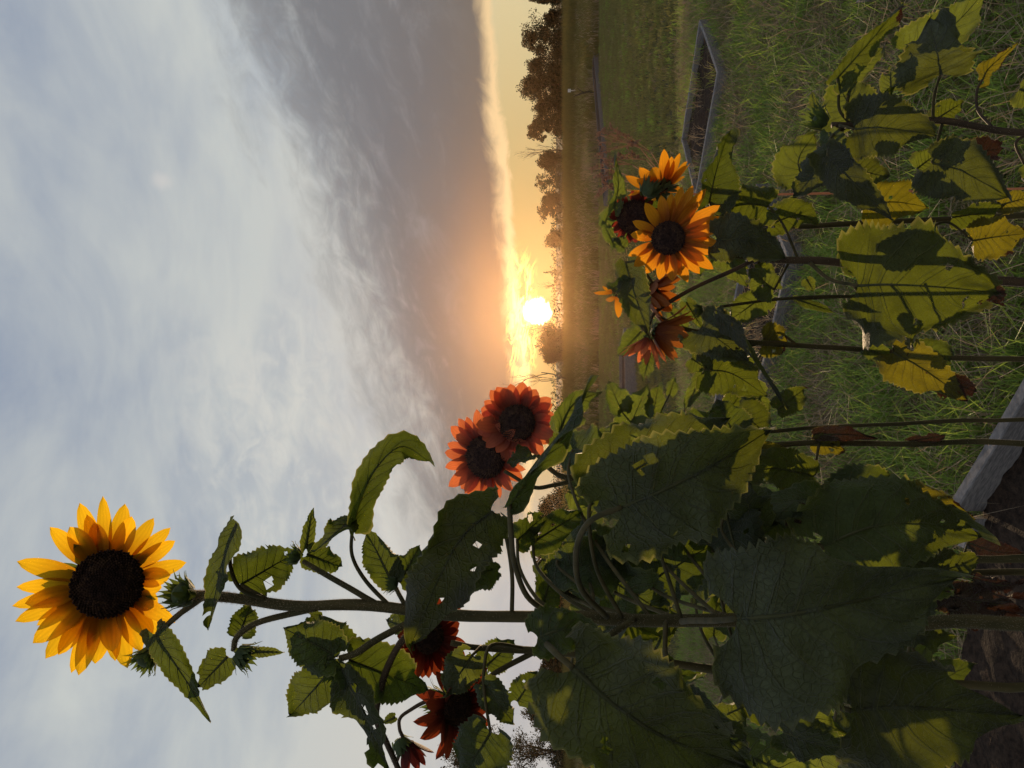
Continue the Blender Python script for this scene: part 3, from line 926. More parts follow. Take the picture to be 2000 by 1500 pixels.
def flower(parent, ctr, face, rdisc, plen, npet, mat, seed, tips=None, lift=(0.05, 0.45), bend=(-0.5, 0.2), wid=0.36,
           florets=380, label=None, skip=None, dome=0.32, calyx=True, layers=2):
    """ctr: Vector; face: direction the disc looks"""
    rr = random.Random(seed)
    nrm = Vector(face).normalized(); rdisc *= 0.9
    e1 = (UPV - nrm * UPV.dot(nrm)).normalized(); e2 = nrm.cross(e1)
    # disc with florets
    mb = MB(); rings = 9; seg = 30; vs = []; fs = []
    def prof(f): return dome * rdisc * (1 - f ** 2.2) - 0.10 * rdisc * math.exp(-(f / 0.35) ** 2)
    for i in range(rings + 1):
        f = i / rings
        for k in range(seg):
            a = 2 * math.pi * k / seg
            vs.append(ctr + (e1 * math.cos(a) + e2 * math.sin(a)) * rdisc * f + nrm * prof(f))
    for i in range(rings):
        for k in range(seg):
            k2 = (k + 1) % seg
            fs.append((i * seg + k, (i + 1) * seg + k, (i + 1) * seg + k2, i * seg + k2))
    o = len(vs)
    vs.append(ctr - nrm * rdisc * 0.35)
    for k in range(seg): fs.append((rings * seg + k, o, rings * seg + (k + 1) % seg))
    mb.add(vs, fs)
    for i in range(florets):
        f = math.sqrt((i + 0.5) / florets); a = i * 2.39996
        rd = e1 * math.cos(a) + e2 * math.sin(a)
        b = ctr + rd * rdisc * f * 1.01 + nrm * prof(f)
        h = rdisc * rr.uniform(0.05, 0.12) * (1.0 + 0.9 * (f > 0.8)); s = rdisc * 0.045
        tp = b + (nrm + rd * 0.35 * f).normalized() * h
        u1 = rd.cross(nrm).normalized() * s; u2 = rd * s
        mb.add([b - u1 - u2, b + u1 - u2, b + u1 + u2, b - u1 + u2, tp], [(0, 1, 4), (1, 2, 4), (2, 3, 4), (3, 0, 4)], 1 if (f > 0.5 and rr.random() < 0.7) else 0)
    head = mb.build('flower_head', [DISC, FLORET], parent)
    if label: head['label'] = label
    # ray petals, each its own sub-part
    spec = []
    if tips:
        for (tx, ty, wpx, kk) in tips:
            dd = (ctr - CAM).dot(FWD)
            v = P(tx, ty, dd) - ctr; v = v - nrm * v.dot(nrm)
            spec.append((v.normalized(), v.length - rdisc * 0.86, wpx / FPX * dd, rr.uniform(0.02, 0.2) + 0.12 * kk, rr.uniform(-0.25, 0.1), kk))
    else:
        for k in range(npet):
            a = 2 * math.pi * (k + rr.uniform(-0.32, 0.32)) / npet
            v = e1 * math.cos(a) + e2 * math.sin(a)
            if skip and skip(v): continue
            ln = plen * rr.uniform(0.78, 1.1); lay = k % layers
            spec.append((v, ln, ln * wid * rr.uniform(0.8, 1.2), rr.uniform(*lift) + lay * 0.12, rr.uniform(*bend), lay))
    for (v, ln, w, lf, bd, lay) in spec:
        pm = MB()
        petal_into(pm, ctr - nrm * rdisc * 0.10 + nrm * 0.0012 * lay, v, nrm, rdisc * 0.86, ln, w, lf, bd, rr, twist=rr.uniform(-0.35, 0.35))
        po = pm.build('petal', mat, head)
    if calyx:
        cm = MB()
        for k in range(26):
            a = 2 * math.pi * k / 13 + rr.uniform(-.15, .15); v = e1 * math.cos(a) + e2 * math.sin(a)
            petal_into(cm, ctr - nrm * rdisc * (0.30 + 0.12 * (k > 12)), v, nrm, rdisc * 0.55, rdisc * rr.uniform(0.65, 1.15), rdisc * 0.42, rr.uniform(-0.35, 0.25), rr.uniform(-.3, .5), rr, 5, 1)
        cm.build('calyx', BUD, head)
    return head


def bud(parent, ctr, axis, r, seed, name='bud', nb=26, open_=0.35, spik=1.0, mat=None):
    rr = random.Random(seed); ax = Vector(axis).normalized()
    e1 = ax.orthogonal().normalized(); e2 = ax.cross(e1)
    mb = MB()
    vs, fs = [], []; rg, sg = 6, 12
    for i in range(rg + 1):
        ph = math.pi * i / rg
        for k in range(sg):
            a = 2 * math.pi * k / sg
            vs.append(ctr + ((e1 * math.cos(a) + e2 * math.sin(a)) * math.sin(ph) + ax * math.cos(ph) * 0.8) * r * 0.82)
    for i in range(rg):
        for k in range(sg):
            k2 = (k + 1) % sg; fs.append((i * sg + k, (i + 1) * sg + k, (i + 1) * sg + k2, i * sg + k2))
    mb.add(vs, fs, 1)
    for k in range(nb):
        a = k * 2.39996; lay = k / nb
        v = e1 * math.cos(a) + e2 * math.sin(a)
        base = ctr - ax * r * (0.65 - 0.7 * lay)
        L_ = r * rr.uniform(0.95, 1.5) * spik; w = r * 0.62
        # bract hugging the globe with a free spiky tip
        n_ = 6; pts = []
        for i in range(n_ + 1):
            s = i / n_
            rad = r * (0.72 + 0.32 * math.sin(s * 1.9)) * (1 - 0.35 * lay * s) + open_ * r * s ** 3 * rr.uniform(0.3, 1.4)
            pts.append(base + v * rad + ax * (L_ * s * 0.95))
        sd = ax.cross(v)
        vv, ff = [], []
        for i, p in enumerate(pts):
            s = i / n_; hw = w * 0.5 * (1 - s) ** 0.9 * (0.7 + 0.6 * math.sin(s * 3.1))
            vv += [p - sd * hw - v * hw * 0.25, p + v * 0.0005, p + sd * hw - v * hw * 0.25]
        for i in range(n_):
            ff += [(i * 3, i * 3 + 1, i * 3 + 4, i * 3 + 3), (i * 3 + 1, i * 3 + 2, i * 3 + 5, i * 3 + 4)]
        mb.add(vv, ff, 0)
    return mb.build(name, [mat or BUD, mat or BUD], parent)


TOCAM = lambda p: (CAM - p).normalized()


def aim(p, dx=0.0, dy=0.0):
    """towards the camera, leaned dx to the photo's right edge (down) and dy to its top edge (world right)"""
    return (TOCAM(p) - UPV * dx + XW * dy).normalized()


# ================================================================== tall yellow sunflower
gs = ground_stem(2000, 1218, 0.78)
p1 = thing('sunflower', gs, 'tallest sunflower, one yellow bloom high against the sky over large dark leaves', 'sunflower')
stem(p1, [gs, (2000, 1217, 0.785), (1700, 1219, 0.775), (1400, 1215, 0.765), (1150, 1206, 0.755), (850, 1191, 0.75), (620, 1181, 0.75), (480, 1168, 0.752), (395, 1163, 0.757), (330, 1160, 0.772)],
     0.0085, 0.0045, hairs=9000)
fc = P(210, 1140, 0.755)
T1 = [(203, 967, 27, 0), (155, 982, 34, 0), (96, 1030, 34, 0), (134, 1029, 40, 1), (33, 1095, 36, 0), (32, 1143, 30, 0), (24, 1178, 30, 0), (30, 1205, 34, 0),
      (48, 1173, 38, 1), (62, 1245, 44, 1), (86, 1275, 42, 0), (135, 1305, 32, 0), (147, 1308, 38, 1), (182, 1291, 44, 1), (247, 1303, 42, 0), (278, 1273, 36, 1),
      (332, 1256, 30, 0), (350, 1220, 32, 1), (383, 1100, 34, 0), (357, 1055, 34, 1), (350, 1028, 30, 0), (315, 1008, 32, 0), (252, 980, 36, 0), (262, 1006, 38, 1),
      (185, 1020, 34, 1), (317, 1183, 40, 0), (110, 1270, 34, 0), (222, 1288, 30, 0), (345, 1125, 40, 1), (70, 1215, 30, 0), (305, 1240, 34, 0), (170, 1005, 30, 0), (325, 1150, 34, 1), (215, 1270, 40, 1)]
flower(p1, fc, aim(fc, 0.10, -0.04), 70 / FPX * 0.755, 0, 0, YEL, 3, tips=T1, florets=620, label='fully open yellow bloom with a dark brown centre')
bud(p1, P(356, 1160, 0.742), P(330, 1150, .73) - P(380, 1165, .75), 0.0145, 1, 'bud', 30, 0.5)
bud(p1, P(285, 1286, 0.76), P(275, 1300, .75) - P(310, 1255, .77), 0.0125, 2, 'bud', 26, 0.5)
stem(p1, [(400, 1163, .757), (345, 1205, .765), (310, 1245, .765), (295, 1272, .762)], 0.0032, 0.0026, 'branch', 200)
leaf(p1, [(305, 1238, .755), (345, 1300, .74), (412, 1410, .75)], 62, 25, 22, pet=[(392, 1165, .757), (335, 1215, .757)], curl=.1)
leaf(p1, [(463, 1022, .72), (432, 1105, .72), (408, 1228, .76)], 66, [55, 38, 20], 20, pet=[(520, 1172, .752), (470, 1150, .745), (450, 1105, .735), (453, 1055, .725)], ripple=.12, lobe=.1)
leaf(p1, [(470, 1142, .765), (580, 1078, .80)], 105, 8, 10, pet=[(520, 1170, .755)], lobe=.25)
stem(p1, [(745, 1184, .75), (700, 1157, .752), (640, 1124, .757), (592, 1096, .762)], 0.0032, 0.0026, 'branch', 350)
bud(p1, P(577, 1086, .765), P(565, 1082, .76) - P(592, 1096, .765), 0.0095, 3, 'bud', 22, 0.45)
leaf(p1, [(598, 1072, .768), (612, 992, .79)], 30, 20, 15, LEAFP, ns=24, nt=4)
leaf(p1, [(600, 1082, .775), (668, 1106, .80)], 62, 0, 12, ns=24, nt=4)
leaf(p1, [(688, 1032, .74), (705, 975, .72), (735, 915, .70), (785, 872, .70), (840, 902, .73)], 84, [60, 62, 40, 10, -5], 24, pet=[(765, 1187, .75), (715, 1135, .748), (688, 1085, .744)], shape=.55, wend=.8, lobe=.15)
leaf(p1, [(692, 1015, .735), (655, 1040, .70), (612, 1078, .71)], 52, [20, 50, 55], 18, lobe=.05, name='leaf', seed=44)
stem(p1, [(618, 1188, .75), (560, 1200, .752), (500, 1217, .75), (463, 1244, .748), (456, 1270, .75)], 0.0034, 0.0028, 'branch', 420)
bud(p1, P(475, 1280, .752), P(495, 1285, .75) - P(456, 1268, .752), 0.0125, 4, 'bud', 28, 0.45)
leaf(p1, [(444, 1283, .755), (388, 1342, .765)], 66, 5, 12, ns=28)
leaf(p1, [(498, 1272, .75), (556, 1274, .75)], 22, 15, 18, LEAFP, ns=20, nt=4)
leaf(p1, [(468, 1240, .77), (490, 1180, .79)], 62, 0, 10, ns=28)
# buds and small leaves left of the stem
stem(p1, [(795, 1190, .75), (783, 1165, .752), (773, 1148, .756)], 0.0026, 0.0022, 'branch', 120)
bud(p1, P(768, 1140, .757), Vector((-.2, 0, 1)), 0.0075, 5, 'bud', 18, .4)
leaf(p1, [(765, 1134, .76), (716, 1038, .79)], 68, 5, 14)
leaf(p1, [(780, 1138, .765), (820, 1066, .79)], 60, -5, 14)
leaf(p1, [(790, 1190, .76), (835, 1245, .80)], 45, -15, 14)
# branch with a leafy cup of leaves
stem(p1, [(845, 1200, .748), (795, 1222, .742), (735, 1252, .735), (695, 1277, .73), (664, 1286, .73)], 0.0042, 0.0032, 'branch', 520)
bud(p1, P(655, 1304, .735), P(640, 1312, .72) - P(668, 1290, .74), 0.011, 6, 'bud', 24, .4)
leaf(p1, [(652, 1278, .728), (553, 1226, .72)], 100, -8, 16, lobe=.28)
leaf(p1, [(655, 1300, .735), (572, 1392, .75)], 108, 0, 8, lobe=.3)
leaf(p1, [(668, 1268, .75), (606, 1200, .78)], 88, 5, 12)
leaf(p1, [(682, 1288, .74), (832, 1348, .78)], 112, -10, 14, lobe=.25)
leaf(p1, [(668, 1322, .735), (715, 1400, .70), (765, 1515, .70)], 96, [35, 48, 55], 26, pet=[(664, 1288, .735)], ripple=.1)
stem(p1, [(860, 1205, .752), (795, 1246, .75), (760, 1302, .748), (742, 1362, .745), (738, 1405, .745), (755, 1445, .745), (785, 1520, .745)], 0.0040, 0.0028, 'branch', 480, STEMP)
# big hanging leaves
leaf(p1, [(960, 1000, .655), (905, 1045, .64), (858, 1125, .645), (803, 1262, .67)], 150, [10, -12, -20, -15], 12, pet=[(1000, 1200, .755), (1000, 1120, .72), (985, 1035, .67)], shape=.5, wend=.6, ripple=.09, curl=.3, mat=LEAFD)
leaf(p1, [(915, 1125, .70), (977, 1108, .72)], 80, 5, 10)
leaf(p1, [(995, 985, .60), (1050, 905, .60), (1110, 828, .61), (1160, 732, .63)], 70, [72, 74, 70, 62], 20, pet=[(1075, 1200, .755), (1030, 1165, .73), (1005, 1100, .69), (998, 1040, .63)], ripple=.1, petr=.0034, lobe=.1)
leaf(p1, [(1092, 845, .66), (1120, 790, .67), (1178, 765, .69)], 70, 25, 20, LEAFP, ripple=.14, lobe=.1)
leaf(p1, [(1215, 990, .63), (1300, 955, .62), (1400, 905, .64), (1508, 838, .70)], 240, [0, 8, 12, 20], 14, pet=[(1185, 1205, .755), (1135, 1150, .73), (1125, 1080, .68), (1150, 1020, .64)], ripple=.07, mat=LEAFD, lobe=.24, petr=.0036, ns=48, nt=8)
leaf(p1, [(1440, 1208, .60), (1540, 1200, .585), (1680, 1172, .60), (1862, 1132, .66)], 345, [0, -4, -6, -8], 9, pet=[(1330, 1214, .762), (1350, 1212, .71), (1395, 1212, .64)], mat=LEAFD, lobe=.20, ripple=.04, petr=.0036, ns=52, nt=9, shape=.45)
leaf(p1, [(1662, 1388, .60), (1780, 1382, .60), (1990, 1398, .64)], 262, [5, 0, 0], 10, pet=[(1600, 1222, .77), (1580, 1300, .70), (1615, 1368, .62)], mat=LEAFD, lobe=.22, petr=.0034, ns=48, nt=8)
leaf(p1, [(1120, 1305, .55), (1210, 1385, .54), (1320, 1450, .55), (1465, 1500, .60)], 270, [-12, -10, -5, 5], 12, pet=[(1110, 1210, .755), (1060, 1240, .66), (1080, 1270, .57)], mat=LEAFD, lobe=.20, ripple=.07, petr=.0036, ns=52, nt=9)
leaf(p1, [(1050, 1245, .60), (1100, 1230, .60), (1165, 1240, .62)], 100, -10, 10, ripple=.08)
leaf(p1, [(1215, 1320, .66), (1290, 1370, .66), (1335, 1415, .68)], 110, 0, 14)
stem(p1, [(1240, 1208, .757), (1190, 1245, .74), (1175, 1280, .73), (1170, 1330, .72)], 0.0036, 0.003, 'branch', 200)
leaf(p1, [(1345, 1380, .62), (1400, 1425, .61), (1475, 1490, .63)], 120, 30, 20, pet=[(1300, 1213, .76), (1300, 1280, .72), (1320, 1345, .65)], petr=.003)
leaf(p1, [(1490, 1365, .74), (1560, 1390, .74), (1665, 1440, .76)], 88, 5, 12, LEAFP)
leaf(p1, [(1530, 1430, .68), (1590, 1450, .67), (1690, 1475, .68)], 96, 35, 12)
leaf(p1, [(1420, 1395, .78), (1460, 1380, .78), (1500, 1400, .80)], 80, 40, 25, SPOT, holes=.1)
leaf(p1, [(1440, 1470, .72), (1520, 1500, .72), (1640, 1540, .74)], 120, 0, 10, LEAFP)
# far-side leaves, mostly unseen, added to shade the big leaves from the low sun
rs = random.Random(41)
for i in range(13):
    tx = rs.uniform(1120, 1900); ty = rs.uniform(960, 1480); dd0 = .62; d1 = rs.uniform(.86, 1.02)
    cx = 1048 + (tx - 1048) * dd0 / d1; cy = 608 + (ty - 608) * dd0 / d1
    if cy < 880 or (cx > 1480 and cy < 960): continue
    ln = rs.uniform(120, 190) * .8; a = rs.gauss(.5, .7); sg = 1 if cy > 1200 else -1
    ex, ey = cx + ln * .5 * math.cos(a), cy + sg * ln * .5 * math.sin(a); bx_, by_ = cx - ln * .5 * math.cos(a), cy - sg * ln * .5 * math.sin(a)
    leaf(p1, [(bx_, by_, d1), (cx, cy, d1 - .02), (ex, ey, d1 + .02)], ln * .95, rs.uniform(-30, 30), 10, LEAF, pet=[(bx_ + rs.uniform(30, 190), 1210, .76), (bx_ + 45, by_ * .45 + 1206 * .55, d1 * .5 + .757 * .5), (bx_ - 6, by_ * .82 + 1206 * .18, d1 * .85 + .757 * .15)], ns=28, nt=5, seed=900 + i)
leaf(p1, [(1170, 955, .73), (1290, 890, .72), (1425, 818, .74)], 190, [8, 0, -8], 10, mat=LEAFD, pet=[(1215, 1206, .757), (1165, 1110, .75), (1150, 1000, .735)], lobe=.2, seed=61)  # unseen leaf added close behind the big one to block the sun
# petioles curling by the stem
leaf(p1, [(1010, 1055, .82), (1060, 1010, .86)], 70, 30, 16, pet=[(1100, 1204, .757), (1050, 1170, .77), (1015, 1110, .80)])
leaf(p1, [(1040, 1060, .84), (1135, 1000, .90)], 80, 20, 16, pet=[(1180, 1206, .757), (1110, 1170, .78), (1050, 1110, .82)])
leaf(p1, [(1060, 1180, .85), (1085, 1100, .9)], 80, 25, 12)

# ================================================================== red sunflower at left, behind the tall one
gs = ground_stem(2000, 1345, 1.02)
p6 = thing('sunflower', gs, 'sunflower with dark red drooping blooms behind the tall stem at the left', 'sunflower')
stem(p6, [gs, (1900, 1340, 1.0), (1500, 1320, .98), (1250, 1290, .96), (1050, 1270, .95), (940, 1262, .94), (880, 1255, .94)], 0.007, 0.0036, hairs=600)
f6 = P(838, 1245, .95)
flower(p6, f6, aim(f6, 0.55, -0.25), 34 / FPX * .95, 58 / FPX * .95, 24, DRED, 21, lift=(-.2, .5), wid=.5, label='dark red bloom tipped downward')
f7 = P(893, 1382, .92)
stem(p6, [(1050, 1270, .95), (970, 1310, .95), (930, 1345, .95), (905, 1368, .935)], 0.0036, 0.003, 'branch', 160)
flower(p6, f7, aim(f7, 0.9, -0.35), 38 / FPX * .92, 66 / FPX * .92, 22, DRED, 23, lift=(-.3, .6), bend=(-.9, .3), wid=.46, label='ragged red bloom with green bracts')
bud(p6, P(858, 1372, .93), P(835, 1375, .93) - P(880, 1375, .93), 0.017, 12, 'bud', 22, .7, 1.2)
f8 = P(790, 1445, .92)
stem(p6, [(905, 1362, .94), (840, 1368, .935), (800, 1388, .93), (784, 1402, .925), (783, 1420, .92), (789, 1444, .92)], 0.0026, 0.0022, 'branch', 120, STEMP)
bud(p6, f8 - Vector((0.006, 0, -.004)), Vector((-.9, 0, -.55)), 0.0125, 13, 'bud', 24, .4)
flower(p6, P(796, 1452, .92), (P(800, 1490, .92) - P(786, 1430, .92)), 0.009, 0.024, 16, MAR, 25, lift=(.9, 1.25), bend=(-.2, .2), wid=.42, florets=60, calyx=False, label='closed maroon bloom nodding down')
leaf(p6, [(922, 1280, .90), (866, 1360, .89)], 78, 0, 14, LEAFP, pet=[(940, 1262, .93)])
leaf(p6, [(772, 1400, .93), (748, 1412, .93)], 22, 0, 10, ns=16, nt=3)
leaf(p6, [(945, 1335, .86), (1003, 1412, .86)], 70, 25, 25)
leaf(p6, [(958, 1430, .84), (900, 1520, .82)], 130, 10, 12, pet=[(1020, 1265, .93), (960, 1260, .90), (945, 1310, .87), (948, 1370, .85)])
leaf(p6, [(950, 1300, .97), (1005, 1250, .99)], 70, 0, 14)
leaf(p6, [(800, 1225, .96), (755, 1210, .98)], 55, 10, 14)
leaf(p6, [(905, 1340, 1.0), (950, 1290, 1.02)], 60, 20, 14)
leaf(p6, [(900, 1420, .98), (930, 1480, .98)], 60, 20, 14, LEAFP)
leaf(p6, [(1010, 1370, 1.0), (1050, 1310, 1.0)], 70, 10, 14)

# ================================================================== dark red pair in the middle
gs = ground_stem(2000, 905, 1.22)
p2 = thing('sunflower', gs, 'sunflower with two rust red blooms side by side left of the setting sun', 'sunflower')
stem(p2, [gs, (2000, 868, 1.21), (1800, 867, 1.21), (1600, 865, 1.2), (1400, 885, 1.18), (1250, 915, 1.16), (1135, 934, 1.14), (1090, 928, 1.13)], 0.0052, 0.0044, hairs=900)
stem(p2, [(1140, 934, 1.14), (1090, 927, 1.13), (1050, 890, 1.13), (1030, 850, 1.15)], 0.0042, 0.0034, 'branch', 250)
stem(p2, [(1140, 934, 1.14), (1085, 945, 1.13), (1040, 950, 1.12), (985, 920, 1.13)], 0.0036, 0.003, 'branch', 200)
f2 = P(1010, 826, 1.13)
flower(p2, f2, aim(f2, -.15, .1), 40 / FPX * 1.13, 48 / FPX * 1.13, 30, RED, 31, lift=(.0, .4), wid=.62, label='rust red bloom facing out, nearer the sun')
f3 = P(948, 893, 1.15)
flower(p2, f3, aim(f3, -.5, -.2), 46 / FPX * 1.15, 56 / FPX * 1.15, 28, RED, 33, lift=(-.1, .4), wid=.46, label='red bloom tipped upward')
leaf(p2, [(1135, 925, 1.12), (1160, 868, 1.13)], 56, 10, 16, LEAFP)
leaf(p2, [(1040, 890, 1.10), (990, 905, 1.08)], 60, 50, 16)
leaf(p2, [(1100, 880, 1.14), (1095, 800, 1.18)], 70, 20, 16, LEAFP)
leaf(p2, [(1110, 960, 1.10), (1160, 985, 1.1)], 60, 20, 16, LEAFP)
leaf(p2, [(1588, 930, 1.15), (1500, 915, 1.12), (1418, 945, 1.12)], 92, 0, 8, SPOT, pet=[(1600, 866, 1.2)], lobe=.2)
leaf(p2, [(1455, 870, 1.18), (1550, 890, 1.2)], 40, 20, 14, SICK, holes=.1)
leaf(p2, [(1590, 862, 1.2), (1650, 880, 1.2)], 46, 0, 14, SICK, holes=.18)
leaf(p2, [(1588, 850, 1.2), (1650, 848, 1.18), (1712, 856, 1.2)], 36, 0, 20, DEAD, ripple=.3, curl=.4, lobe=.05)
leaf(p2, [(1470, 905, 1.22), (1545, 915, 1.25)], 60, 30, 20, DEAD, ripple=.2)
leaf(p2, [(1775, 862, 1.21), (1850, 850, 1.2)], 26, 20, 20, DEAD, ripple=.3)

# ================================================================== young plant behind the pair
gs = ground_stem(2000, 800, 1.55)
p5 = thing('sunflower', gs, 'young sunflower of small pale sunlit leaves behind the rust red blooms', 'sunflower')
stem(p5, [gs, (1700, 830, 1.52), (1400, 850, 1.48), (1290, 858, 1.45), (1225, 862, 1.45)], 0.005, 0.003, hairs=200)
for (b, tp, w, rl, mt) in [((1218, 860), (1266, 750), 78, 5, LEAFP), ((1215, 805), (1188, 744), 54, 10, LEAFP), ((1275, 812), (1286, 752), 46, 15, LEAFP),
                           ((1290, 872), (1330, 806), 86, 0, LEAFP), ((1240, 838), (1272, 816), 46, 0, LEAFP), ((1213, 842), (1170, 842), 34, 10, LEAFP),
                           ((1328, 872), (1402, 804), 92, 0, LEAF), ((1218, 880), (1190, 892), 40, 0, LEAFP), ((1308, 770), (1318, 738), 26, 20, LEAFP),
                           ((1240, 890), (1275, 868), 40, 10, LEAFP), ((1200, 870), (1215, 900), 50, 10, LEAFP)]:
    leaf(p5, [(b[0], b[1], 1.44), (tp[0], tp[1], 1.46)], w, rl, 14, mt, pet=[(1262, 860, 1.45)], ns=24, nt=5, petr=.002)
bud(p5, P(1225, 862, 1.44), Vector((0, 0, 1)), .009, 41, 'bud', 18, .5)

# ================================================================== orange sunflowers at right
gs = ground_stem(2000, 552, 1.2)
p3 = thing('sunflower', gs, 'sunflower with an orange bloom facing out right of the sun and large lit leaf below', 'sunflower')
stem(p3, [gs, (2000, 550, 1.2), (1850, 535, 1.19), (1680, 518, 1.17), (1560, 511, 1.16), (1470, 503, 1.15), (1370, 488, 1.15), (1330, 475, 1.16)], 0.0085, 0.005, hairs=900, mat=STEMP)
f4 = P(1305, 465, 1.12)
T3 = [(1234, 432, 20, 1), (1256, 396, 24, 1), (1288, 382, 22, 1), (1230, 458, 22, 1), (1310, 378, 24, 0), (1332, 364, 24, 0), (1352, 362, 22, 0), (1374, 370, 24, 0), (1400, 402, 26, 1), (1405, 424, 22, 0),
      (1412, 442, 24, 1), (1404, 476, 24, 0), (1396, 495, 22, 0), (1394, 526, 26, 0), (1368, 535, 24, 1), (1345, 552, 24, 0), (1315, 550, 26, 1), (1290, 548, 24, 0), (1262, 535, 24, 1), (1239, 521, 26, 0), (1228, 500, 20, 0), (1360, 395, 22, 1), (1385, 462, 22, 1), (1375, 510, 22, 0), (1330, 540, 22, 0)]
flower(p3, f4, aim(f4, .12, 0), 36 / FPX * 1.12, 0, 0, ORA, 51, tips=T3, florets=420, label='orange bloom with brown centre facing the camera')
leaf(p3, [(1500, 402, 1.16), (1450, 400, 1.15), (1392, 418, 1.16)], 96, -5, 8, SPOT, pet=[(1560, 510, 1.16), (1530, 440, 1.16)], lobe=.22)
leaf(p3, [(1400, 468, 1.08), (1460, 470, 1.07), (1535, 505, 1.08)], 100, 10, 12, mat=LEAFD, pet=[(1500, 506, 1.15), (1430, 500, 1.12)])
leaf(p3, [(1500, 440, 1.2), (1560, 420, 1.2), (1600, 440, 1.22)], 70, 10, 12, SPOT, holes=.08)
leaf(p3, [(1676, 558, 1.08), (1740, 556, 1.06), (1850, 562, 1.06), (1950, 572, 1.09)], 262, [0, 0, 0, 5], 7, SPOT, pet=[(1580, 512, 1.16), (1620, 545, 1.12)], lobe=.20, ns=52, nt=9, petr=.0036, ripple=.08, holes=.03)
leaf(p3, [(1652, 512, 1.2), (1735, 488, 1.22)], 66, 10, 12, pet=[(1640, 515, 1.17)])  # added with the next ones, unseen behind the large leaf, to shadow it
leaf(p3, [(1730, 640, 1.24), (1790, 610, 1.25)], 40, 10, 12, pet=[(1720, 560, 1.19)])
leaf(p3, [(1800, 530, 1.2), (1850, 505, 1.21)], 46, 20, 12, pet=[(1790, 529, 1.19)])
leaf(p3, [(1700, 622, 1.2), (1690, 650, 1.2)], 44, 0, 12, pet=[(1670, 560, 1.18)])
leaf(p3, [(1512, 566, 1.2), (1462, 526, 1.2)], 64, 0, 12, LEAFP, pet=[(1540, 514, 1.17)], holes=.04)
leaf(p3, [(1492, 578, 1.24), (1422, 628, 1.24)], 70, 0, 12, LEAFP)
leaf(p3, [(1575, 545, 1.22), (1590, 570, 1.22)], 26, 0, 14, LEAFP, ns=16, nt=3)
leaf(p3, [(1680, 530, 1.17), (1650, 520, 1.2)], 20, 0, 14, SICK, ns=16, nt=3)
leaf(p3, [(1745, 688, 1.06), (1800, 720, 1.06), (1890, 782, 1.08)], 104, [10, 18, 10], 20, SICK, pet=[(1750, 640, 1.15)], holes=.05)
leaf(p3, [(1790, 690, 1.1), (1830, 690, 1.1), (1855, 715, 1.12)], 60, 20, 10)
leaf(p3, [(1840, 740, 1.09), (1905, 765, 1.1)], 60, 30, 20, DEAD, ripple=.25)
leaf(p3, [(1690, 682, 1.1), (1745, 700, 1.1)], 40, 0, 14, LEAFP)
leaf(p3, [(1920, 560, 1.11), (1960, 590, 1.12)], 50, 30, 20, DEAD, ripple=.25)

gs = ground_stem(2000, 700, 1.28)
p8 = thing('sunflower', gs, 'sunflower with wilting orange blooms hanging under an arched grey green leaf, below the sun', 'sunflower')
stem(p8, [gs, (2000, 703, 1.28), (1800, 692, 1.27), (1640, 680, 1.26), (1480, 672, 1.24), (1400, 655, 1.22), (1330, 640, 1.21), (1285, 618, 1.2)], 0.0055, 0.004, hairs=700)
stem(p3, [(1478, 505, 1.15), (1442, 524, 1.165), (1398, 545, 1.18), (1345, 571, 1.19), (1298, 597, 1.19), (1275, 615, 1.19), (1268, 634, 1.19)], 0.0034, 0.003, 'branch', 300, STEMP)
f5 = P(1268, 572, 1.2)
flower(p8, f5, Vector((-0.25, -.3, -.9)), 24 / FPX * 1.2, 54 / FPX * 1.2, 16, RUST, 61, lift=(.7, 1.2), bend=(-.2, .3), wid=.5, label='wilting orange bloom hanging down')
f9 = P(1278, 645, 1.18)
flower(p3, f9, (P(1350, 668, 1.18) - P(1278, 640, 1.18)), 16 / FPX * 1.2, 60 / FPX * 1.2, 16, RUST, 63, lift=(1.0, 1.35), bend=(-.3, .2), wid=.42, florets=120, label='closing rust orange bloom')
f10 = P(1266, 662, 1.17)
flower(p8, f10, (P(1248, 720, 1.16) - P(1268, 655, 1.17)), 10 / FPX * 1.2, 50 / FPX * 1.2, 12, RED, 65, lift=(.9, 1.25), bend=(-.2, .2), wid=.34, florets=60, label='small drooping red orange bloom')
f11 = P(1205, 575, 1.22)
flower(p8, f11, (P(1190, 612, 1.2) - P(1208, 570, 1.22)), 9 / FPX * 1.2, 40 / FPX * 1.2, 7, ORA, 67, lift=(.1, .8), bend=(-.6, .3), wid=.34, florets=50, label='ragged orange bloom with few petals left')
leaf(p8, [(1222, 512, 1.15), (1238, 570, 1.13), (1255, 620, 1.13), (1270, 662, 1.15)], 66, [-20, 10, 25, 30], 22, mat=LEAFD, pet=[(1300, 590, 1.19), (1250, 520, 1.18)], lobe=.1)
leaf(p8, [(1195, 565, 1.15), (1240, 545, 1.14)], 50, 40, 16)
leaf(p8, [(1252, 648, 1.2), (1206, 695, 1.21)], 46, 0, 16, LEAFP)
leaf(p8, [(1270, 690, 1.2), (1255, 745, 1.2)], 36, 10, 14, LEAFP)
leaf(p8, [(1370, 640, 1.14), (1400, 660, 1.12), (1460, 705, 1.13)], 110, -10, 12, mat=LEAFD, pet=[(1400, 655, 1.22)])
leaf(p8, [(1404, 612, 1.1), (1455, 670, 1.08), (1540, 798, 1.1)], 66, [60, 66, 58], 20, mat=LEAFD, lobe=.12, petr=.003)
leaf(p8, [(1375, 722, 1.16), (1430, 730, 1.16), (1500, 775, 1.18)], 104, 0, 10, SPOT, pet=[(1480, 672, 1.24), (1400, 690, 1.18)])
leaf(p8, [(1350, 700, 1.2), (1380, 720, 1.2)], 50, 0, 10, LEAFP)
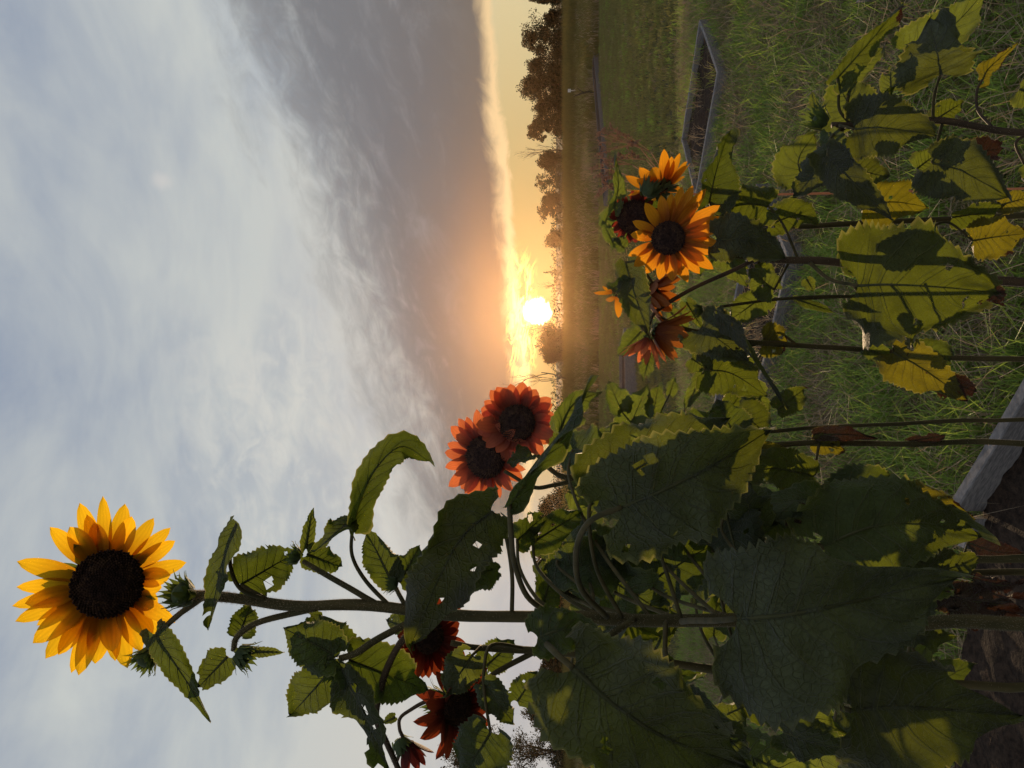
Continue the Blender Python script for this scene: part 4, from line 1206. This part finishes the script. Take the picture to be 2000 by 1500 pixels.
leaf(p8, [(1490, 662, 1.25), (1540, 668, 1.25)], 74, 0, 10, SICK, holes=.14, pet=[(1560, 676, 1.25), (1520, 650, 1.25)])
leaf(p8, [(1372, 728, 1.22), (1336, 806, 1.24)], 30, 10, 14, LEAFP)
leaf(p8, [(1518, 800, 1.24), (1570, 760, 1.26)], 54, 0, 14, SPOT)
leaf(p8, [(1440, 800, 1.15), (1500, 850, 1.15)], 90, 15, 12, SPOT)
leaf(p8, [(1430, 840, 1.08), (1400, 780, 1.08)], 90, 15, 14)
leaf(p8, [(1310, 610, 1.25), (1345, 650, 1.25)], 40, 10, 14, LEAFP)
leaf(p8, [(1340, 590, 1.24), (1370, 640, 1.25)], 36, 10, 14, LEAFP)
bud(p8, P(1365, 606, 1.22), Vector((-.2, 0, 1)), .010, 66, 'bud', 20, .6)
stem(p8, [(1376, 603, 1.22), (1450, 592, 1.23), (1530, 583, 1.23), (1680, 579, 1.24), (1900, 575, 1.25)], 0.0022, 0.0032, 'branch', 200)
leaf(p8, [(1555, 585, 1.24), (1630, 610, 1.24)], 20, 20, 14, ns=16, nt=3, pet=[(1640, 580, 1.24)])

gs = ground_stem(2000, 400, 1.32)
p9 = thing('sunflower', gs, 'sunflower with a maroon bloom behind and a ragged orange one above the orange bloom', 'sunflower')
stem(p9, [gs, (1800, 430, 1.32), (1560, 440, 1.31), (1420, 420, 1.30), (1330, 400, 1.29), (1290, 385, 1.29)], 0.006, 0.0036, hairs=200)
f12 = P(1238, 424, 1.24)
flower(p9, f12, aim(f12, .1, -.05), 36 / FPX * 1.24, 24 / FPX * 1.24, 18, MAR, 71, lift=(.1, .6), wid=.6, label='maroon bloom half hidden behind the orange one')
f13 = P(1290, 366, 1.22)
flower(p9, f13, (Vector((0.75, 0.2, 0.25))), 26 / FPX * 1.22, 54 / FPX * 1.22, 20, ORA, 73, lift=(.15, .6), bend=(-.3, .4), wid=.46, label='orange bloom seen from behind and the side')
bud(p9, P(1268, 372, 1.2), P(1284, 345, 1.2) - P(1262, 385, 1.2), .017, 74, 'bud', 26, .5, 1.1)
leaf(p9, [(1198, 408, 1.22), (1208, 360, 1.2), (1200, 300, 1.22)], 34, [20, 30, 30], 20, LEAFP)
leaf(p9, [(1180, 440, 1.25), (1195, 400, 1.25)], 34, 0, 18, LEAFP)
leaf(p9, [(1200, 480, 1.24), (1176, 430, 1.24)], 30, 30, 18, LEAFP)
leaf(p9, [(1220, 485, 1.22), (1196, 465, 1.22)], 40, 30, 20, LEAFP)
leaf(p9, [(1385, 395, 1.14), (1400, 330, 1.12), (1425, 255, 1.14)], 100, [10, 30, 45], 34, LEAF, pet=[(1420, 420, 1.30), (1395, 410, 1.18)])
leaf(p9, [(1300, 400, 1.3), (1240, 470, 1.3)], 80, 0, 14)
leaf(p9, [(1400, 470, 1.3), (1460, 560, 1.3)], 60, 0, 14, LEAFP)

# ================================================================== leafy plant at far right
gs = ground_stem(2000, 262, 1.1)
p4 = thing('sunflower', gs, 'sunflower without bloom, a rosette of broad leaves at the right of the orange one', 'sunflower')
stem(p4, [gs, (2000, 258, 1.1), (1900, 247, 1.1), (1818, 239, 1.1), (1740, 240, 1.11), (1680, 242, 1.11), (1625, 244, 1.11)], 0.0062, 0.0045, hairs=900, mat=STEMP)
bud(p4, P(1602, 236, 1.11), P(1570, 215, 1.1) - P(1620, 245, 1.11), .016, 81, 'bud', 24, .8, 1.5)
leaf(p4, [(1592, 215, 1.12), (1585, 178, 1.13)], 18, 20, 15, LEAFP, ns=16, nt=3)
leaf(p4, [(1836, 146, 1.06), (1830, 105, 1.05), (1815, 40, 1.08)], 158, [10, 25, 20], 12, mat=LEAFD, pet=[(1822, 238, 1.1), (1824, 190, 1.08)], ns=40, nt=7)
leaf(p4, [(1768, 100, 1.12), (1850, 60, 1.12), (1945, -40, 1.14)], 96, [-10, -5, 10], 16, LEAFP, ns=40, nt=7)
leaf(p4, [(1636, 152, 1.08), (1690, 92, 1.06), (1764, 6, 1.08)], 62, [25, 40, 45], 22, SPOT, pet=[(1662, 243, 1.11), (1640, 215, 1.10), (1638, 180, 1.09)])
leaf(p4, [(1672, 232, 1.12), (1640, 170, 1.15)], 112, 0, 10, LEAFP, pet=[(1690, 242, 1.11)])
leaf(p4, [(1660, 152, 1.16), (1722, 95, 1.17)], 50, 0, 14, LEAFP, pet=[(1655, 200, 1.13)])
leaf(p4, [(1668, 252, 1.06), (1730, 250, 1.04), (1828, 265, 1.06)], 128, 0, 12, mat=LEAFD, pet=[(1640, 245, 1.10)], ns=44, nt=7)
leaf(p4, [(1740, 185, 1.1), (1738, 135, 1.12)], 40, 0, 20, LEAFP)
leaf(p4, [(1700, 222, 1.08), (1755, 158, 1.09)], 34, 55, 20)
leaf(p4, [(1566, 350, 1.12), (1560, 310, 1.12), (1590, 262, 1.13)], 100, 5, 10, LEAFP, pet=[(1650, 250, 1.11), (1612, 290, 1.10)])
leaf(p4, [(1620, 258, 1.08), (1630, 290, 1.07), (1640, 325, 1.08)], 50, 0, 16, LEAFP)
leaf(p4, [(1618, 300, 1.06), (1585, 345, 1.06), (1552, 385, 1.09)], 74, 15, 16, mat=LEAFD)
leaf(p4, [(1616, 305, 1.02), (1670, 360, 1.0), (1745, 432, 1.02)], 82, [0, 15, 20], 20, mat=LEAFD, pet=[(1645, 248, 1.11), (1622, 270, 1.06)])
leaf(p4, [(1660, 330, 1.14), (1730, 345, 1.15)], 70, 0, 12, mat=LEAFD)
leaf(p4, [(1690, 398, 1.2), (1750, 395, 1.2), (1812, 405, 1.22)], 96, 0, 10, SICK, ns=44, nt=8, holes=.04)
leaf(p4, [(1820, 318, 1.1), (1880, 335, 1.09), (1968, 385, 1.1)], 128, 0, 10, mat=LEAFD, pet=[(1840, 242, 1.1)], ns=44, nt=7)
leaf(p4, [(1790, 330, 1.16), (1830, 300, 1.16)], 60, 10, 12, LEAFP)
leaf(p4, [(1900, 470, 1.2), (1950, 462, 1.2), (2015, 455, 1.22)], 90, 0, 12, SICK, ns=40, nt=8, pet=[(1808, 450, 1.2), (1850, 434, 1.2)], holes=.05)
leaf(p4, [(1860, 425, 1.21), (1920, 415, 1.22), (1960, 400, 1.22)], 56, 20, 14, SPOT)
leaf(p4, [(1955, 400, 1.22), (2010, 385, 1.22)], 50, 0, 14, SICK)
leaf(p4, [(1918, 156, 1.12), (1935, 130, 1.12), (1990, 82, 1.12)], 44, 25, 22, SICK, pet=[(1936, 246, 1.1), (1910, 215, 1.12), (1908, 178, 1.12)], petmat=STEMP)
leaf(p4, [(1990, 175, 1.16), (2030, 190, 1.16)], 60, 0, 14, LEAFP)
leaf(p4, [(2000, 320, 1.12), (2040, 330, 1.12)], 50, 0, 14, LEAFP, pet=[(2010, 260, 1.1), (1984, 280, 1.11)], petmat=STEMP)
leaf(p4, [(1880, 300, 1.25), (1960, 290, 1.25)], 60, 0, 24, DEAD, ripple=.25)
leaf(p4, [(1830, 232, 1.18), (1880, 200, 1.2)], 50, 10, 14, SPOT)

# ================================================================== lower left thicket
gs = ground_stem(2000, 1092, 1.0)
p7 = thing('sunflower', gs, 'low leafy sunflower with yellowing lower leaves over the dark soil, left of the plank corner', 'sunflower')
stem(p7, [gs, (2000, 1092, 1.0), (1850, 1085, 1.0), (1600, 1070, .99), (1350, 1060, .97), (1180, 1050, .96)], 0.0065, 0.004, hairs=500)
leaf(p7, [(1608, 1066, .88), (1700, 1030, .87), (1800, 1022, .88), (1912, 1046, .92)], 210, [5, 0, 0, -5], 10, SPOT, pet=[(1560, 1068, .99), (1560, 1075, .92)], ns=48, nt=8)
leaf(p7, [(1740, 985, .95), (1800, 975, .95), (1905, 1015, .97)], 92, 0, 14, SICK, holes=.1, ns=40, nt=8)
leaf(p7, [(1640, 1000, .93), (1700, 960, .93), (1770, 960, .95)], 120, 0, 10)
leaf(p7, [(1605, 975, .94), (1520, 985, .90), (1420, 1025, .92)], 80, [40, 48, 40], 20)
leaf(p7, [(1540, 1000, .98), (1640, 1010, 1.0)], 66, 20, 20, DEAD, ripple=.25)
leaf(p7, [(1490, 1010, 1.0), (1560, 1040, 1.0)], 90, 10, 14, SPOT, holes=.08)
leaf(p7, [(1790, 1100, .92), (1850, 1110, .92), (1915, 1085, .94)], 80, -10, 14, SPOT)
leaf(p7, [(1700, 1080, .96), (1780, 1120, .96), (1860, 1150, .98)], 130, -10, 14)

gs = ground_stem(2000, 1120, 1.35)
p10 = thing('sunflower', gs, 'sunflower stem with dead brown leaves hanging over the soil at the bottom left', 'sunflower')
stem(p10, [gs, (2000, 1120, 1.35), (1850, 1122, 1.34), (1600, 1130, 1.32), (1400, 1140, 1.3), (1250, 1145, 1.28)], 0.0072, 0.005, hairs=200)
for (b, tp, w, rl) in [((1815, 1150), (1995, 1185), 90, 20), ((1820, 1165), (2010, 1160), 60, 45), ((1890, 1060), (2000, 1080), 50, 30), ((1850, 1195), (2000, 1205), 50, 30), ((1900, 1130), (2000, 1140), 40, -30)]:
    leaf(p10, [(b[0], b[1], 1.3), ((b[0] + tp[0]) / 2, (b[1] + tp[1]) / 2 + 8, 1.28), (tp[0], tp[1], 1.3)], w, rl, 26, DEAD, ripple=.35, curl=.5, lobe=.05, pet=[(b[0] - 20, 1122, 1.34)])
# random inner foliage of the thicket, on the two plants that carry it
rr = random.Random(77)
for i in range(62):
    pl, sx = ((p10, 1125), (p7, 1075), (p6, 1310))[i % 3]
    x = rr.uniform(1080, 1800); y = rr.uniform(930, 1480)
    if x > 1650 and y < 1050: continue
    d = rr.uniform(0.95, 1.45); a = rr.gauss(0.4, 0.9); ln = rr.uniform(80, 165) / d
    tx, ty = x + ln * math.cos(a), y + ln * math.sin(a) * (1 if y > sx else -1)
    sd_ = {id(p10): 1.33, id(p7): .98, id(p6): .98}[id(pl)]
    leaf(pl, [(x, y, d), ((x + tx) / 2, (y + ty) / 2, d - .02), (tx, ty, d + .03)], ln * rr.uniform(.6, .85), rr.uniform(-45, 45), rr.uniform(5, 20),
         rr.choice([LEAF, LEAF, LEAF, SPOT, LEAFP]), pet=[(min(x + 60, 1850), sx, sd_), ((x + x + 30) / 2, (y + sx) / 2, (d + sd_) / 2)], ns=26, nt=5, seed=500 + i)
for i in range(16):   # a few more behind the right group
    pl, sx, sd_ = ((p2, 870, 1.2), (p8, 680, 1.25), (p9, 430, 1.31))[i % 3]
    x = rr.uniform(1330, 1480); y = sx + rr.uniform(-60, 90); d = rr.uniform(1.3, 1.5); a = rr.gauss(.3, 1.2); ln = rr.uniform(50, 90)
    leaf(pl, [(x, y, d), (x + ln * math.cos(a), y + ln * math.sin(a), d + .02)], ln * .7, rr.uniform(-40, 40), 12, rr.choice([LEAFP, SPOT]), pet=[(x + 40, sx, sd_)], ns=24, nt=5, seed=700 + i)

# ------------------------------------------------------------------ dry weed with seed heads
wd = thing('dry_weed', ground_stem(1500, 372, 1.62), 'reddish dry weed with tiny seed heads above the right orange bloom', 'weed')
mb = MB(); rr = random.Random(9)
root = ORG[wd.name]
hub = P(1330, 378, 1.6)
mb.tube(spline([root, P(1500, 380, 1.61), hub], 10), 0.0026, 5)
for (jx, jy, tipsw) in [(1272, 298, [(1190, 246), (1176, 252), (1168, 262), (1182, 258), (1205, 255)]), (1245, 282, [(1170, 278), (1178, 292), (1170, 300), (1232, 280), (1246, 276)]),
                        (1262, 312, [(1228, 296), (1235, 302), (1212, 310), (1206, 300)]), (1235, 322, [(1168, 308), (1180, 318), (1196, 314), (1188, 326)]),
                        (1205, 335, [(1156, 330), (1164, 342), (1185, 336), (1192, 345), (1178, 350)]), (1215, 352, [(1182, 362), (1170, 372), (1192, 366), (1166, 380)])]:
    j = P(jx, jy, 1.6)
    mb.tube(spline([hub, hub.lerp(j, .5) + Vector((0, 0, .004)), j], 6), [0.0016, 0.0015, 0.0014, 0.0013, 0.0012, 0.0011, 0.001], 4)
    for (tx, ty) in tipsw:
        e = P(tx, ty, 1.6 + rr.uniform(-.03, .03))
        k = spline([j, j.lerp(e, .5) + rand_dir(rr) * .004, e], 4)
        mb.tube(k, 0.0008, 4)
        for q in range(9):
            c = k[2].lerp(e, rr.uniform(.2, 1)) if q > 4 else e
            c = c + rand_dir(rr) * rr.uniform(.003, .009)
            mb.tube([e.lerp(c, .2), c], 0.0004, 3, cap=False)
            a_ = rand_dir(rr); s2 = rr.uniform(.002, .0042)
            b_ = a_.orthogonal().normalized(); c_ = a_.cross(b_)
            mb.add([c + a_ * s2, c + b_ * s2, c + c_ * s2, c - b_ * s2, c - c_ * s2, c - a_ * s2], [(0, 1, 2), (0, 2, 3), (0, 3, 4), (0, 4, 1), (5, 2, 1), (5, 3, 2), (5, 4, 3), (5, 1, 4)])
mb.build('seed_stalk', SEED, wd)

# ------------------------------------------------------------------ evening haze
hz = MB()
X0, X1, Y0, Y1, Z0, Z1 = -110, 110, -12, 104, -1.2, 12.5
hz.add([Vector((a, b, c)) for a in (X0, X1) for b in (Y0, Y1) for c in (Z0, Z1)],
       [(0, 1, 3, 2), (4, 6, 7, 5), (0, 4, 5, 1), (2, 3, 7, 6), (0, 2, 6, 4), (1, 5, 7, 3)])
hm, ht = new_mat('haze_air')
pv = ht.nodes.new('ShaderNodeVolumePrincipled')
pv.inputs['Density'].default_value = 0.00021
pv.inputs['Color'].default_value = (1.0, 0.60, 0.31, 1)
pv.inputs['Anisotropy'].default_value = 0.88
ho = ht.nodes.new('ShaderNodeOutputMaterial'); ht.links.new(pv.outputs[0], ho.inputs['Volume'])
h = hz.build('haze', hm, smooth=False); h['kind'] = 'stuff'
